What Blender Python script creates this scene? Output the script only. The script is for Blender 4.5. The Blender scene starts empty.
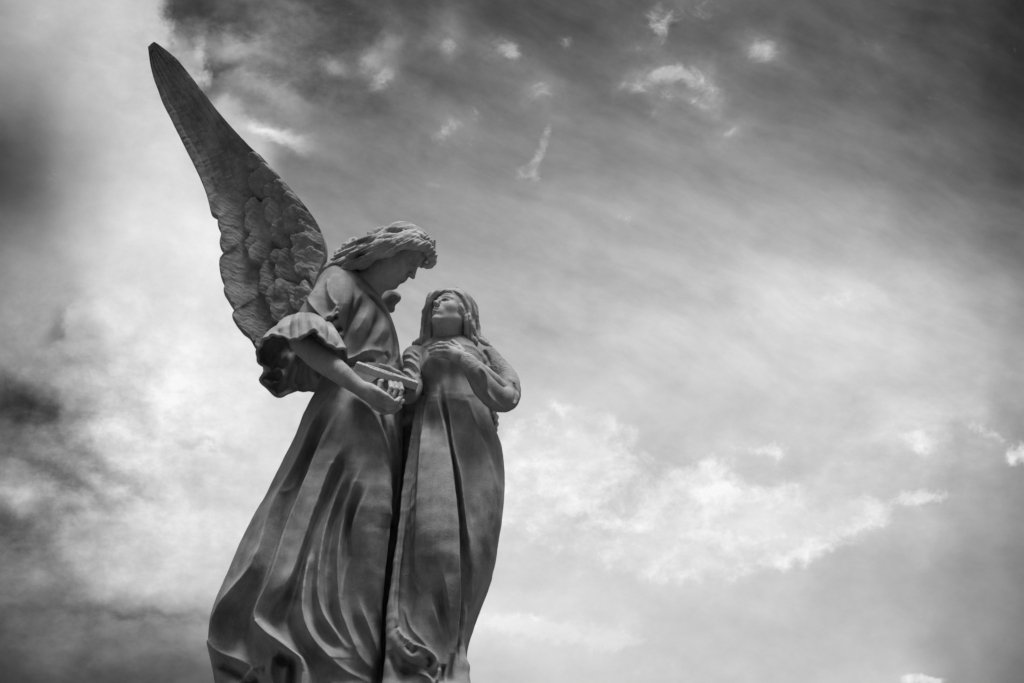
import bpy, math, random
import numpy as np

# ------------------------------------------------------------------ camera frame
F_PX = 1422.0
PITCH = math.radians(30.0)
CAM = np.array([0.0, 0.0, 1.6])
Y0 = 5.0
RT = np.array([1.0, 0.0, 0.0])
FW = np.array([0.0, math.cos(PITCH), math.sin(PITCH)])
UP = np.array([0.0, -math.sin(PITCH), math.cos(PITCH)])
BK = -FW

def W(px, py, dy=0.0):
    """point seen at (px,py) on the vertical plane Y = Y0+dy"""
    d = RT * ((px - 512.0) / F_PX) + UP * ((341.5 - py) / F_PX) + FW
    return CAM + d * ((Y0 + dy) / d[1])

def scale_at(p):
    return float(np.dot(np.asarray(p) - CAM, FW)) / F_PX      # metres per pixel

def proj(P):
    D = P - CAM
    dz = D @ FW
    return 512.0 + F_PX * (D @ RT) / dz, 341.5 - F_PX * (D @ UP) / dz

def camdir(r, u, b):
    v = RT * r + UP * u + BK * b
    return v / np.linalg.norm(v)

# ------------------------------------------------------------------ distance functions
def smin(a, b, k):
    if k <= 0: return np.minimum(a, b)
    h = np.maximum(k - np.abs(a - b), 0.0) / k
    return np.minimum(a, b) - h * h * k * 0.25

def smax(a, b, k): return -smin(-a, -b, k)

def cone(P, a, b, ra, rb):
    a = np.asarray(a, np.float32); b = np.asarray(b, np.float32)
    ab = b - a; L2 = max(float(ab @ ab), 1e-9)
    t = np.clip(((P - a) @ ab) / L2, 0, 1)
    q = P - a - t[:, None] * ab
    return np.sqrt((q * q).sum(1)) - (ra + (rb - ra) * t)

def ell(P, c, r, M=None):
    q = P - np.asarray(c, np.float32)
    if M is not None: q = q @ np.asarray(M, np.float32).T        # rows of M = axes
    r = np.asarray(r, np.float32)
    k0 = np.sqrt(((q / r) ** 2).sum(1)) + 1e-9
    k1 = np.sqrt(((q / (r * r)) ** 2).sum(1)) + 1e-9
    return k0 * (k0 - 1.0) / k1

def box(P, c, h, M, rr=0.0):
    q = np.abs((P - np.asarray(c, np.float32)) @ np.asarray(M, np.float32).T) - (np.asarray(h, np.float32) - rr)
    return np.sqrt((np.maximum(q, 0) ** 2).sum(1)) + np.minimum(q.max(1), 0) - rr

def catmull(pts, n=8, closed=False):
    pts = [np.asarray(p, float) for p in pts]
    N = len(pts); out = []
    segs = N if closed else N - 1
    for i in range(segs):
        if closed: p0, p1, p2, p3 = pts[(i-1) % N], pts[i], pts[(i+1) % N], pts[(i+2) % N]
        else: p0, p1, p2, p3 = pts[max(i-1, 0)], pts[i], pts[i+1], pts[min(i+2, N-1)]
        for k in range(n):
            t = k / n
            out.append(0.5 * ((2*p1) + (-p0+p2)*t + (2*p0-5*p1+4*p2-p3)*t*t + (-p0+3*p1-3*p2+p3)*t**3))
    if not closed: out.append(pts[-1])
    return np.array(out)

def chain(pts, k=0.01, sub=1):
    """pts: (px,py,dy,rpx)."""
    arr = np.array(pts, float)
    if sub > 1: arr = catmull(arr, sub+1); k = min(k, .005)
    w = [(W(a[0], a[1], a[2]), a[3]) for a in arr]
    w = [(p, r * scale_at(p)) for p, r in w]
    def f(P):
        d = None
        for (a, ra), (b, rb) in zip(w[:-1], w[1:]):
            e = cone(P, a, b, ra, rb)
            d = e if d is None else smin(d, e, k)
        return d
    return f

def blob(px, py, dy, rx, ry, rz, axes=None):
    c = W(px, py, dy); s = scale_at(c)
    return lambda P: ell(P, c, (rx*s, ry*s, rz*s), axes)

def loft(rows, ex=2.3):
    """rows: (py, left px, right px, centre dy, half-depth m) -> upright draped body"""
    rows = np.array(rows, float)
    fine = catmull(rows, 10)
    zs, cx, a = [], [], []
    for r in fine:
        L = W(r[1], r[0], r[3]); R = W(r[2], r[0], r[3])
        zs.append(L[2]); cx.append((L[0]+R[0])/2); a.append((R[0]-L[0])/2)
    o = np.argsort(zs); zs = np.array(zs)[o]; cx = np.array(cx)[o]; a = np.array(a)[o]
    cy = (Y0 + fine[:, 3])[o]; b = fine[:, 4][o]
    z0, z1 = zs[0], zs[-1]
    zu = np.linspace(z0, z1, 500); sg = .022/(zu[1]-zu[0]); kk = np.exp(-.5*(np.arange(-40, 41)/sg)**2); kk /= kk.sum()
    sm_ = lambda q: np.convolve(np.pad(np.interp(zu, zs, q), 40, 'reflect', reflect_type='odd'), kk, 'valid')
    a, b, cx, cy = np.maximum(sm_(a), .01), np.maximum(sm_(b), .01), sm_(cx), sm_(cy); zs = zu
    def f(P):
        z = P[:, 2]
        A = np.interp(z, zs, a); B = np.interp(z, zs, b); X = np.interp(z, zs, cx); Yc = np.interp(z, zs, cy)
        q = (np.abs((P[:, 0]-X)/A)**ex + np.abs((P[:, 1]-Yc)/B)**ex)**(1/ex)
        d = (q - 1) * np.minimum(A, B)
        return smax(smax(d, z - z1, 0.03), z0 - z, 0.01)
    return f

def union(fs, k):
    def f(P):
        d = fs[0](P)
        for g in fs[1:]:
            if isinstance(g, tuple): d = smin(d, g[0](P), g[1])
            else: d = smin(d, g(P), k)
        return d
    return f

# ------------------------------------------------------------------ surface nets
def polygonise(f, lo, hi, h, band=2.2):
    lo = np.asarray(lo, float); hi = np.asarray(hi, float)
    B = 4
    nb = np.ceil((hi - lo) / (h * B)).astype(int) + 1
    n = nb * B
    # coarse pass: block centres
    ax = [lo[i] + (np.arange(nb[i]) * B + (B-1)/2) * h for i in range(3)]
    G = np.stack(np.meshgrid(*ax, indexing='ij'), -1).reshape(-1, 3).astype(np.float32)
    dc = np.concatenate([f(G[i:i+400000]) for i in range(0, len(G), 400000)]).reshape(nb)
    D = np.repeat(np.repeat(np.repeat(dc, B, 0), B, 1), B, 2).astype(np.float32)
    act = np.argwhere(np.abs(dc) < h * B * band)
    off = np.stack(np.meshgrid(*[np.arange(B)]*3, indexing='ij'), -1).reshape(-1, 3)
    for i in range(0, len(act), 8000):
        idx = (act[i:i+8000][:, None, :] * B + off[None]).reshape(-1, 3)
        v = f((lo + idx * h).astype(np.float32))
        D[idx[:, 0], idx[:, 1], idx[:, 2]] = v
    D[0] = D[-1] = 1; D[:, 0] = D[:, -1] = 1; D[:, :, 0] = D[:, :, -1] = 1
    S = D < 0
    c = np.zeros((n[0]-1, n[1]-1, n[2]-1), np.uint8)
    for i in (0, 1):
        for j in (0, 1):
            for k in (0, 1):
                c += S[i:n[0]-1+i, j:n[1]-1+j, k:n[2]-1+k]
    cells = np.argwhere((c > 0) & (c < 8))
    ids = -np.ones(c.shape, np.int32)
    ids[cells[:, 0], cells[:, 1], cells[:, 2]] = np.arange(len(cells))
    acc = np.zeros((len(cells), 3)); cnt = np.zeros(len(cells))
    corners = [(i, j, k) for i in (0, 1) for j in (0, 1) for k in (0, 1)]
    val = {q: D[cells[:, 0]+q[0], cells[:, 1]+q[1], cells[:, 2]+q[2]] for q in corners}
    for q in corners:
        for a in range(3):
            if q[a] == 0:
                q2 = list(q); q2[a] = 1; q2 = tuple(q2)
                v0, v1 = val[q], val[q2]
                m = (v0 < 0) != (v1 < 0)
                t = np.where(m, v0 / np.where(m, v0 - v1, 1), 0)
                p = np.array(q, float)[None].repeat(len(cells), 0); p[:, a] = t
                acc[m] += p[m]; cnt[m] += 1
    V = lo + (cells + acc / cnt[:, None]) * h
    quads = []
    for a in range(3):
        sl0 = [slice(None)]*3; sl1 = [slice(None)]*3
        sl0[a] = slice(0, n[a]-1); sl1[a] = slice(1, n[a])
        A = S[tuple(sl0)]; Bq = S[tuple(sl1)]
        E = np.argwhere(A != Bq)
        b, g = (a+1) % 3, (a+2) % 3
        E = E[(E[:, b] > 0) & (E[:, g] > 0)]
        E = E[(E[:, b] < n[b]-1) & (E[:, g] < n[g]-1)]
        inside = A[E[:, 0], E[:, 1], E[:, 2]]
        def idof(db, dg):
            q = E.copy(); q[:, b] -= db; q[:, g] -= dg
            return ids[q[:, 0], q[:, 1], q[:, 2]]
        Q = np.stack([idof(1, 1), idof(0, 1), idof(0, 0), idof(1, 0)], 1)
        Q[~inside] = Q[~inside][:, ::-1]
        quads.append(Q)
    Q = np.concatenate(quads)
    return V, Q

def vnormals(V, Q):
    a = V[Q[:, 2]] - V[Q[:, 0]]; b = V[Q[:, 3]] - V[Q[:, 1]]
    n = np.cross(a, b)
    N = np.zeros_like(V)
    for i in range(4):
        for k in range(3):
            N[:, k] += np.bincount(Q[:, i], n[:, k], len(V))
    return N / (np.linalg.norm(N, axis=1)[:, None] + 1e-12)

def smooth(V, Q, it=2, lam=0.5):
    e = np.concatenate([Q[:, [0, 1]], Q[:, [1, 2]], Q[:, [2, 3]], Q[:, [3, 0]]])
    deg = np.bincount(e[:, 0], minlength=len(V)) + np.bincount(e[:, 1], minlength=len(V))
    for i in range(it):
        for l in (lam, -lam*1.04):
            A = np.zeros_like(V)
            for k in range(3):
                A[:, k] = np.bincount(e[:, 0], V[e[:, 1], k], len(V)) + np.bincount(e[:, 1], V[e[:, 0], k], len(V))
            V = V + l * (A / deg[:, None] - V)
    return V

# ------------------------------------------------------------------ carving strokes
def stroke_field(px, py, strokes):
    """strokes: (points, h px, w_left px, w_right px[, (taper_start, taper_end)]) seen from the front"""
    H = np.zeros(len(px))
    for s in strokes:
        pts, h, wl, wr = s[:4]
        ts, te = s[4] if len(s) > 4 else (0.18, 0.18)
        c = catmull([np.array(p, float) for p in pts], 5)
        seg = np.linalg.norm(c[1:] - c[:-1], axis=1); cum = np.concatenate([[0], np.cumsum(seg)]); L = cum[-1]
        m = 3.2 * max(wl, wr)
        sel = np.where((px > c[:, 0].min()-m) & (px < c[:, 0].max()+m) & (py > c[:, 1].min()-m) & (py < c[:, 1].max()+m))[0]
        if len(sel) == 0: continue
        x = px[sel]; y = py[sel]
        best = np.full(len(sel), 1e9); side = np.zeros(len(sel)); tt = np.zeros(len(sel))
        for i in range(len(seg)):
            d = c[i+1] - c[i]; l2 = max(d @ d, 1e-9)
            t = np.clip(((x-c[i, 0])*d[0] + (y-c[i, 1])*d[1]) / l2, 0, 1)
            ex = x - c[i, 0] - t*d[0]; ey = y - c[i, 1] - t*d[1]
            dd = ex*ex + ey*ey
            u = dd < best
            best[u] = dd[u]; side[u] = (d[0]*ey - d[1]*ex)[u]; tt[u] = (cum[i] + t*seg[i])[u] / L
        w = np.where(side > 0, wl, wr)          # side>0: to the left when the stroke is walked downwards
        tap = np.ones(len(sel))
        if ts > 0: tap *= np.clip(tt/ts, 0, 1)**0.7
        if te > 0: tap *= np.clip((1-tt)/te, 0, 1)**0.7
        dn = np.sqrt(best) / w
        H[sel] += h * tap * np.exp(-dn**1.6)
    return H

def fold_map(lines, x0, x1, y0, y1, res=2, blur=1.1, p=1.55):
    """height map (px) of hanging cloth from ridge and valley lines; line = [(x, y, h), ...] top to bottom"""
    nx, ny = int((x1-x0)*res)+1, int((y1-y0)*res)+1
    M = np.zeros((ny, nx)); xs = x0 + np.arange(nx)/res
    L = []
    for l in lines:
        c = catmull([np.array(p, float) for p in l], 6)
        y = np.maximum.accumulate(c[:, 1] + np.arange(len(c))*1e-6)
        L.append((y, c[:, 0], c[:, 2]))
    for r in range(ny):
        y = y0 + r/res; full = []; part = []
        for ly, lx, lh in L:
            if y < ly[0] or y > ly[-1]: continue
            x = np.interp(y, ly, lx); h = np.interp(y, ly, lh)
            T = min(45, .45*(ly[-1]-ly[0]))
            t = min(1, (y-ly[0])/T, (ly[-1]-y)/T); t = t*t*(3-2*t)
            (full if t >= .9999 else part).append((x, h, t))
        def row(A):
            out = np.zeros(nx)
            if not A: return out
            A = sorted(A); A = [(A[0][0]-10, 0, 1)] + A + [(A[-1][0]+10, 0, 1)]
            for (xa, ha, _), (xb, hb, _) in zip(A[:-1], A[1:]):
                if xb - xa < .3: continue
                m = (xs >= xa) & (xs <= xb); t = (xs[m]-xa)/(xb-xa)
                if ha >= hb: out[m] = ha + (hb-ha)*(1-(1-t)**p)
                else: out[m] = hb + (ha-hb)*(1-t**p)
            return out
        part.sort(key=lambda q: abs(q[2]-.5))
        for q in part[5:]:
            if q[2] > .5: full.append(q)
        part = part[:5]; cur = np.zeros(nx)
        for b in range(1 << len(part)):
            wgt = 1.0; S = list(full)
            for k_, q in enumerate(part):
                if b >> k_ & 1: wgt *= q[2]; S.append(q)
                else: wgt *= 1-q[2]
            if wgt > .004: cur += row(S)*wgt
        M[r] = cur
    k = np.exp(-(np.arange(-4, 5)/res/blur)**2); k /= k.sum()
    for ax in (0, 1, 0, 0, 0): M = np.apply_along_axis(lambda v: np.convolve(np.pad(v, 4, 'edge'), k, 'valid'), ax, M)
    def sample(px, py):
        u = (px-x0)*res; v = (py-y0)*res
        ok = (u >= 0) & (v >= 0) & (u < nx-1) & (v < ny-1)
        u = np.clip(u, 0, nx-1.001); v = np.clip(v, 0, ny-1.001)
        i = u.astype(int); j = v.astype(int); u = u-i; v = v-j
        return ok*(M[j, i]*(1-u)*(1-v)+M[j, i+1]*u*(1-v)+M[j+1, i]*(1-u)*v+M[j+1, i+1]*u*v)
    return sample

def carve(V, Q, strokes, passes=1, gain=1.0, maps=()):
    N = vnormals(V, Q)
    Ns = vnormals(smooth(V, Q, 0), Q)
    px, py = proj(V)
    view = CAM - V; dist = np.linalg.norm(view, axis=1); view /= dist[:, None]
    facing = np.clip((N * view).sum(1) * 2.2 + 0.10, 0, 1)
    H = stroke_field(px, py, strokes)
    for m in maps: H = H + m(px, py)
    H = H * gain * dist / F_PX
    D = view * .72 + N * .28
    return V + D * (H * facing)[:, None]

# ------------------------------------------------------------------ scene helpers
C = bpy.context.scene.collection
def new_mesh(name, V, Q, mat, parent=None, label=None):
    me = bpy.data.meshes.new(name)
    base = np.zeros(3)
    me.from_pydata([tuple(v) for v in V], [], [tuple(int(i) for i in q) for q in Q]) if not isinstance(Q, np.ndarray) else fast_mesh(me, V, Q)
    me.materials.append(mat)
    me.polygons.foreach_set('use_smooth', [True] * len(me.polygons))
    o = bpy.data.objects.new(name, me); C.objects.link(o)
    if parent: o.parent = parent
    if label: o['label'] = label
    return o

def fast_mesh(me, V, Q):
    V = np.asarray(V, np.float32); Q = np.asarray(Q, np.int32)
    me.vertices.add(len(V)); me.vertices.foreach_set('co', V.ravel())
    k = Q.shape[1]
    me.loops.add(len(Q)*k); me.loops.foreach_set('vertex_index', Q.ravel())
    me.polygons.add(len(Q))
    me.polygons.foreach_set('loop_start', np.arange(0, len(Q)*k, k, dtype=np.int32))
    me.update(calc_edges=True); me.validate()

def subdivide(V, Q):
    n = len(V); E = np.stack([Q, np.roll(Q, -1, 1)], -1).reshape(-1, 2); E.sort(axis=1)
    key = E[:, 0].astype(np.int64)*n + E[:, 1]
    u, inv = np.unique(key, return_inverse=True); inv = inv.reshape(-1, 4)
    ev = (V[u // n] + V[u % n])/2; fc = V[Q].mean(1)
    m = inv + n; c = (n + len(u) + np.arange(len(Q)))
    out = [np.stack([Q[:, k], m[:, k], c, m[:, k-1]], 1) for k in range(4)]
    return np.concatenate([V, ev, fc]), np.concatenate(out)

def sculpt(name, f, lo, hi, h, mat, parent, strokes=(), post=None, sm=1, label=None, passes=1, gain=1.0, maps=()):
    V, Q = polygonise(f, lo, hi, h)
    V = smooth(V, Q, sm)
    if maps: V, Q = subdivide(V, Q); V = smooth(V, Q, 3)
    if len(strokes): V = carve(V, Q, strokes, passes, gain, maps)
    if post: V = post(V, Q)
    if maps: V = smooth(V, Q, 1, .5)
    return new_mesh(name, V, Q, mat, parent, label)

def wbox(points, pad):
    q = np.array(points, float); l, h = q.min(0), q.max(0)
    A = np.array([W(x, y, d) for x in (l[0], h[0]) for y in (l[1], h[1]) for d in (l[2], h[2])])
    return A.min(0) - pad, A.max(0) + pad

# cheap value noise for carving
_rng = np.random.RandomState(7)
_tab = _rng.rand(64, 64, 64).astype(np.float32) * 2 - 1
def noise(P):
    P = np.asarray(P); i = np.floor(P).astype(int); f = P - i; f = f*f*(3-2*f)
    out = 0
    for a in (0, 1):
        for b in (0, 1):
            for c in (0, 1):
                w = (f[:, 0] if a else 1-f[:, 0]) * (f[:, 1] if b else 1-f[:, 1]) * (f[:, 2] if c else 1-f[:, 2])
                out = out + w * _tab[(i[:, 0]+a) % 64, (i[:, 1]+b) % 64, (i[:, 2]+c) % 64]
    return out

# ------------------------------------------------------------------ materials
def stone(name, base=0.30, seed=0.0, bump=0.35, dark=0.6):
    m = bpy.data.materials.new(name); m.use_nodes = True
    nt = m.node_tree; N = nt.nodes; L = nt.links
    bs = N['Principled BSDF']; bs.inputs['Roughness'].default_value = 0.8
    bs.inputs['Specular IOR Level'].default_value = 0.3
    geo = N.new('ShaderNodeNewGeometry')
    mp = N.new('ShaderNodeMapping'); mp.inputs['Location'].default_value = (seed, seed*1.7, 0)
    L.new(geo.outputs['Position'], mp.inputs['Vector'])
    mp2 = N.new('ShaderNodeMapping'); mp2.inputs['Scale'].default_value = (1, 1, 0.22); mp2.inputs['Location'].default_value = (seed, 0, seed)
    L.new(geo.outputs['Position'], mp2.inputs['Vector'])
    def nz(scale, det, vec, rough=0.6):
        n = N.new('ShaderNodeTexNoise'); n.inputs['Scale'].default_value = scale
        n.inputs['Detail'].default_value = det; n.inputs['Roughness'].default_value = rough
        L.new(vec.outputs[0], n.inputs['Vector']); return n
    a = nz(7, 6, mp); b = nz(26, 5, mp2, 0.7); c = nz(140, 4, mp)
    def ramp(n, p0, v0, p1, v1):
        r = N.new('ShaderNodeMapRange'); r.inputs['From Min'].default_value = p0; r.inputs['From Max'].default_value = p1
        r.inputs['To Min'].default_value = v0; r.inputs['To Max'].default_value = v1
        L.new(n.outputs[0], r.inputs['Value']); return r
    ra = ramp(a, 0.32, dark, 0.68, 1.28); rb = ramp(b, 0.3, 0.82, 0.7, 1.15); rc = ramp(c, 0.3, 0.88, 0.7, 1.1)
    def mul(x, y):
        k = N.new('ShaderNodeMath'); k.operation = 'MULTIPLY'; L.new(x.outputs[0], k.inputs[0])
        if isinstance(y, float): k.inputs[1].default_value = y
        else: L.new(y.outputs[0], k.inputs[1])
        return k
    col = mul(mul(mul(ra, rb), rc), base)
    # rain streaks
    mp3 = N.new('ShaderNodeMapping'); mp3.inputs['Scale'].default_value = (1, 1, 0.07); mp3.inputs['Location'].default_value = (seed, 2, seed)
    L.new(geo.outputs['Position'], mp3.inputs['Vector'])
    st_ = nz(11, 3, mp3, 0.5); col = mul(col, ramp(st_, .50, 1.04, .68, .72))
    # sparse dark lichen specks
    sp = nz(60, 3, mp, 0.8); rs = ramp(sp, 0.66, 1.0, 0.78, 0.6); col = mul(col, rs)
    cmb = N.new('ShaderNodeCombineColor')
    for k in range(3): L.new(col.outputs[0], cmb.inputs[k])
    L.new(cmb.outputs[0], bs.inputs['Base Color'])
    bp = N.new('ShaderNodeBump'); bp.inputs['Strength'].default_value = bump; bp.inputs['Distance'].default_value = 0.004
    hn = nz(180, 5, mp, 0.7); hn2 = nz(45, 4, mp, 0.6)
    ad = N.new('ShaderNodeMath'); ad.operation = 'ADD'; L.new(hn.outputs[0], ad.inputs[0]); L.new(hn2.outputs[0], ad.inputs[1])
    L.new(ad.outputs[0], bp.inputs['Height']); L.new(bp.outputs[0], bs.inputs['Normal'])
    return m

M_ROBE = stone('weathered_stone', 0.19, 0.0)
M_SKIN = stone('smoother_stone', 0.25, 3.1, 0.18, 0.75)
M_HAIR = stone('carved_stone', 0.25, 5.3, 0.3)
M_WING = stone('wing_stone', 0.19, 9.7, 0.4)

root = bpy.data.objects.new('statue', None); C.objects.link(root)
root['label'] = 'weathered grey stone statue of a winged angel and a woman holding a tablet'
root['category'] = 'statue'

# ------------------------------------------------------------------ head
def head_sdf(center, F, U, size):
    F = F / np.linalg.norm(F); U = U - F * (U @ F); U = U / np.linalg.norm(U); X = np.cross(F, U)
    M = np.stack([X, F, U]).astype(np.float32)
    cen = np.asarray(center, np.float32)
    def f(P):
        q = ((P - cen) @ M.T) / size
        s = q.copy(); s[:, 0] = np.abs(s[:, 0])
        d = ell(s, (0, -.06, .14), (.30, .39, .35))
        d = smin(d, ell(s, (0, .09, -.11), (.228, .25, .335)), .09)
        d = smin(d, cone(s, (.19, -.04, -.20), (.06, .23, -.41), .07, .055), .10)
        d = smin(d, ell(s, (0, .268, -.425), (.075, .075, .065)), .06)
        d = smin(d, ell(s, (.145, .19, -.09), (.09, .09, .09)), .10)
        d = smin(d, cone(s, (.03, .33, .075), (.17, .255, .095), .032, .028), .05)
        d = smax(d, -ell(s, (.112, .375, .005), (.075, .105, .058)), .035)
        d = smin(d, ell(s, (.11, .240, -.002), (.062, .056, .046)), .008)
        for (p, q, ra, rb) in (((.052, .268, -.004), (.085, .296, .026), .008, .012), ((.085, .296, .026), (.14, .290, .026), .012, .011), ((.14, .290, .026), (.178, .252, -.002), .011, .008),
                               ((.055, .268, -.012), (.11, .288, -.036), .006, .009), ((.11, .288, -.036), (.17, .256, -.012), .009, .006)):
            d = smin(d, cone(s, p, q, ra, rb), .007)
        d = smin(d, cone(s, (0, .31, .09), (0, .415, -.105), .028, .034), .035)
        d = smin(d, ell(s, (0, .43, -.125), (.036, .04, .032)), .02)
        d = smin(d, ell(s, (.042, .385, -.135), (.028, .04, .026)), .02)
        d = smax(d, -ell(s, (.022, .41, -.163), (.012, .02, .012)), .012)
        d = smin(d, ell(s, (0, .25, -.25), (.125, .115, .11)), .06)
        d = smin(d, cone(s, (.0, .368, -.222), (.075, .325, -.238), .022, .008), .016)
        d = smin(d, cone(s, (.0, .362, -.272), (.06, .325, -.258), .026, .010), .016)
        d = smax(d, -cone(s, (.0, .400, -.247), (.085, .345, -.248), .013, .008), .008)
        d = smax(d, -ell(s, (0, .375, -.325), (.06, .03, .02)), .03)
        ear = ell(s, (.285, -.04, -.02), (.03, .065, .10))
        ear = smax(ear, -ell(s, (.32, -.03, .0), (.02, .035, .06)), .02)
        d = smin(d, ear, .02)
        return d * size
    return f, M

S0 = scale_at(W(400, 260))
# ================================================================== ANGEL
aF = camdir(0.74*math.cos(.45), -0.67*math.cos(.45), math.sin(.45))
aU = camdir(0.67, 0.74, -0.05)
A_HEAD = W(401, 255.5, -0.08); A_SIZE = 62 * S0
a_head, aM = head_sdf(A_HEAD, aF, aU, A_SIZE)

angel_skin = union([
    a_head,
    (chain([(370, 268, -.02, 12), (352, 280, .0, 12)], .03), .05),
    (chain([(391, 262, -.07, 12), (376, 274, -.06, 14.5), (364, 290, -.03, 17), (356, 312, 0, 20)], .03), .05),
    # body core under the robe, left arm round the woman's back
    (chain([(356, 312, 0, 20), (352, 380, 0, 26), (350, 410, 0, 22)], .03), .05),
    (chain([(376, 322, .08, 13), (396, 368, .20, 11), (440, 390, .27, 10), (478, 408, .22, 9), (490, 418, .12, 6)], .03, 3), .05),
    # right arm
    (chain([(356, 310, -.04, 14), (330, 315, -.10, 12), (300, 336, -.17, 11), (311, 351, -.23, 12), (325, 362, -.28, 12),
            (340, 373, -.31, 10.5), (353, 383, -.32, 8.6), (363, 390, -.33, 7.2), (369, 392, -.33, 7)], .03, 2), .03),
    # right palm and fingers
    (chain([(374, 394, -.335, 5.5), (384, 400, -.33, 5.2), (391, 403, -.325, 4.6)], .01), .02),
    (chain([(368, 392, -.33, 7), (376, 398, -.33, 7.4), (382, 401, -.32, 6)], .02), .03),
    (chain([(370, 388, -.35, 3.2), (380, 392.5, -.37, 2.9), (387, 396.5, -.375, 2.7), (392, 400, -.37, 2.3)], .006), .008),
    (chain([(379, 398, -.34, 3.2), (388, 403, -.355, 2.9), (396, 402, -.35, 2.6), (401, 397, -.335, 2.2)], .006), .007),
    (chain([(378, 403, -.33, 3.3), (388, 408.5, -.335, 3.0), (397, 406.5, -.325, 2.7), (403, 401, -.31, 2.2)], .006), .007),
    (chain([(374, 406, -.31, 3.2), (384, 412, -.30, 2.8), (393, 411.5, -.29, 2.5), (400, 407, -.28, 2.1)], .006), .007),
    (chain([(371, 387, -.30, 3.4), (376, 383, -.285, 3.0), (381, 378, -.28, 2.5)], .008), .012),
    # left finger tips at the woman's waist
    (chain([(490, 412, .08, 3), (496, 417, .02, 2.6), (495, 422, -.03, 2.3)], .006), .01),
    (chain([(489, 418, .08, 3), (496, 424, .02, 2.6), (494, 429, -.03, 2.3)], .006), .01),
    (chain([(489, 424, .08, 3), (495, 430, .02, 2.4), (493, 434, -.03, 2.1)], .006), .01),
    (chain([(489, 408, .08, 3), (494, 411, .02, 2.6), (493, 416, -.03, 2.2)], .006), .01),
], .03)
lo, hi = wbox([(290, 212, -.37), (502, 435, .33)], .02)
angel = sculpt('angel_figure', angel_skin, lo, hi, .0027, M_SKIN, root, [
    ([(409.5, 263), (413, 265), (417.5, 263.6)], -1.5, .8, .8, (.3, .3)), ([(410, 259.5), (414, 258.8), (418, 260)], -1.3, 1.3, 1.3, (.3, .3)),
    ([(409.5, 261.5), (413, 262.4), (417, 261.6)], .8, .9, .9, (.3, .3)), ([(398.5, 282.6), (402, 281.4), (405.5, 280.2)], -1.0, .6, .6, (.3, .3)),
    ([(408, 275.5), (410, 277.5), (411.5, 280)], -.7, .7, .7, (.3, .3))], sm=1)
angel['label'] = 'winged angel bowing the head, right hand under the tablet'

# --- hair
def hairline(P, M, cen, size, y0_, zt, sl):
    q = ((P - cen) @ np.asarray(M).T) / size
    return (q[:, 1] - (y0_ + sl*np.maximum(q[:, 2]-zt, 0) - .25*np.maximum(-q[:, 2]-.1, 0))) * size * .6
hair_cap = lambda P: ell(P, A_HEAD + aU*A_SIZE*.17 - aF*A_SIZE*.10, np.array([.335, .405, .345])*A_SIZE, aM)
def lock(pts, amp=1.3, n=5, seed=0, k=.006):
    """a wavy lock of hair"""
    c = catmull([np.array(p, float) for p in pts], n)
    T = np.linspace(0, 1, len(c))
    L = np.concatenate([[0], np.cumsum(np.linalg.norm(np.diff(c[:, :2], axis=0), axis=1))])
    c[:, 0] += amp * np.sin(L/4.3 + seed*2.1) * .5
    c[:, 1] += amp * np.sin(L/4.3 + seed*2.1 + .8)
    c[:, 2] += .006 * np.cos(L/5.0 + seed*1.3)
    return chain(c, k)
locks = [
    # band over the temple, front to nape, near side
    [(431, 262, -.10, 2.5), (432, 254, -.12, 3.4), (425, 246, -.15, 3.8), (410, 242, -.20, 4.2), (394, 245, -.22, 4.4), (378, 252, -.21, 4.4), (362, 260, -.18, 4.2), (348, 267, -.15, 3.4), (337, 271, -.12, 2.4)],
    [(429, 258, -.12, 2.6), (424, 248, -.15, 3.2), (408, 245, -.20, 3.4), (392, 250, -.22, 3.6), (375, 257, -.20, 3.6), (360, 265, -.17, 3.4), (350, 270, -.14, 2.4)],
    [(433, 247, -.10, 2.8), (427, 240, -.13, 3.6), (414, 235, -.18, 4.0), (398, 236, -.21, 4.4), (382, 242, -.21, 4.4), (366, 250, -.19, 4.4), (351, 258, -.15, 4.0), (338, 265, -.12, 3.4), (329, 268, -.10, 2.2)],
    [(430, 240, -.08, 2.4), (421, 233, -.12, 3.0), (408, 229, -.16, 3.2), (394, 230, -.19, 3.4), (380, 235, -.19, 3.8), (366, 242, -.17, 4.0), (352, 250, -.13, 3.8), (340, 258, -.10, 3.2), (331, 265, -.08, 2.4)],
    [(384, 229, -.12, 2.8), (372, 236, -.14, 3.4), (360, 243, -.12, 3.4), (348, 251, -.09, 3.4), (337, 259, -.06, 2.8), (329, 268, -.05, 1.8)],
    [(432, 250, -.06, 3.0), (433, 258, -.05, 3.4), (428, 264, -.05, 2.6), (420, 266, -.06, 1.6)],
    [(428, 245, -.02, 3.4), (431, 255, .0, 3.6), (426, 262, .01, 2.6)],
    [(416, 238, -.17, 3.4), (404, 240, -.215, 3.6), (390, 243, -.225, 3.6), (374, 247, -.215, 3.6), (358, 254, -.18, 3.4), (344, 262, -.14, 2.6)],
    [(345, 262, -.12, 3.4), (335, 267, -.09, 3.6), (327, 271, -.06, 2.2)],
]
lockf = [lock(l, 1.5, 4, i) for i, l in enumerate(locks)]
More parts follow.
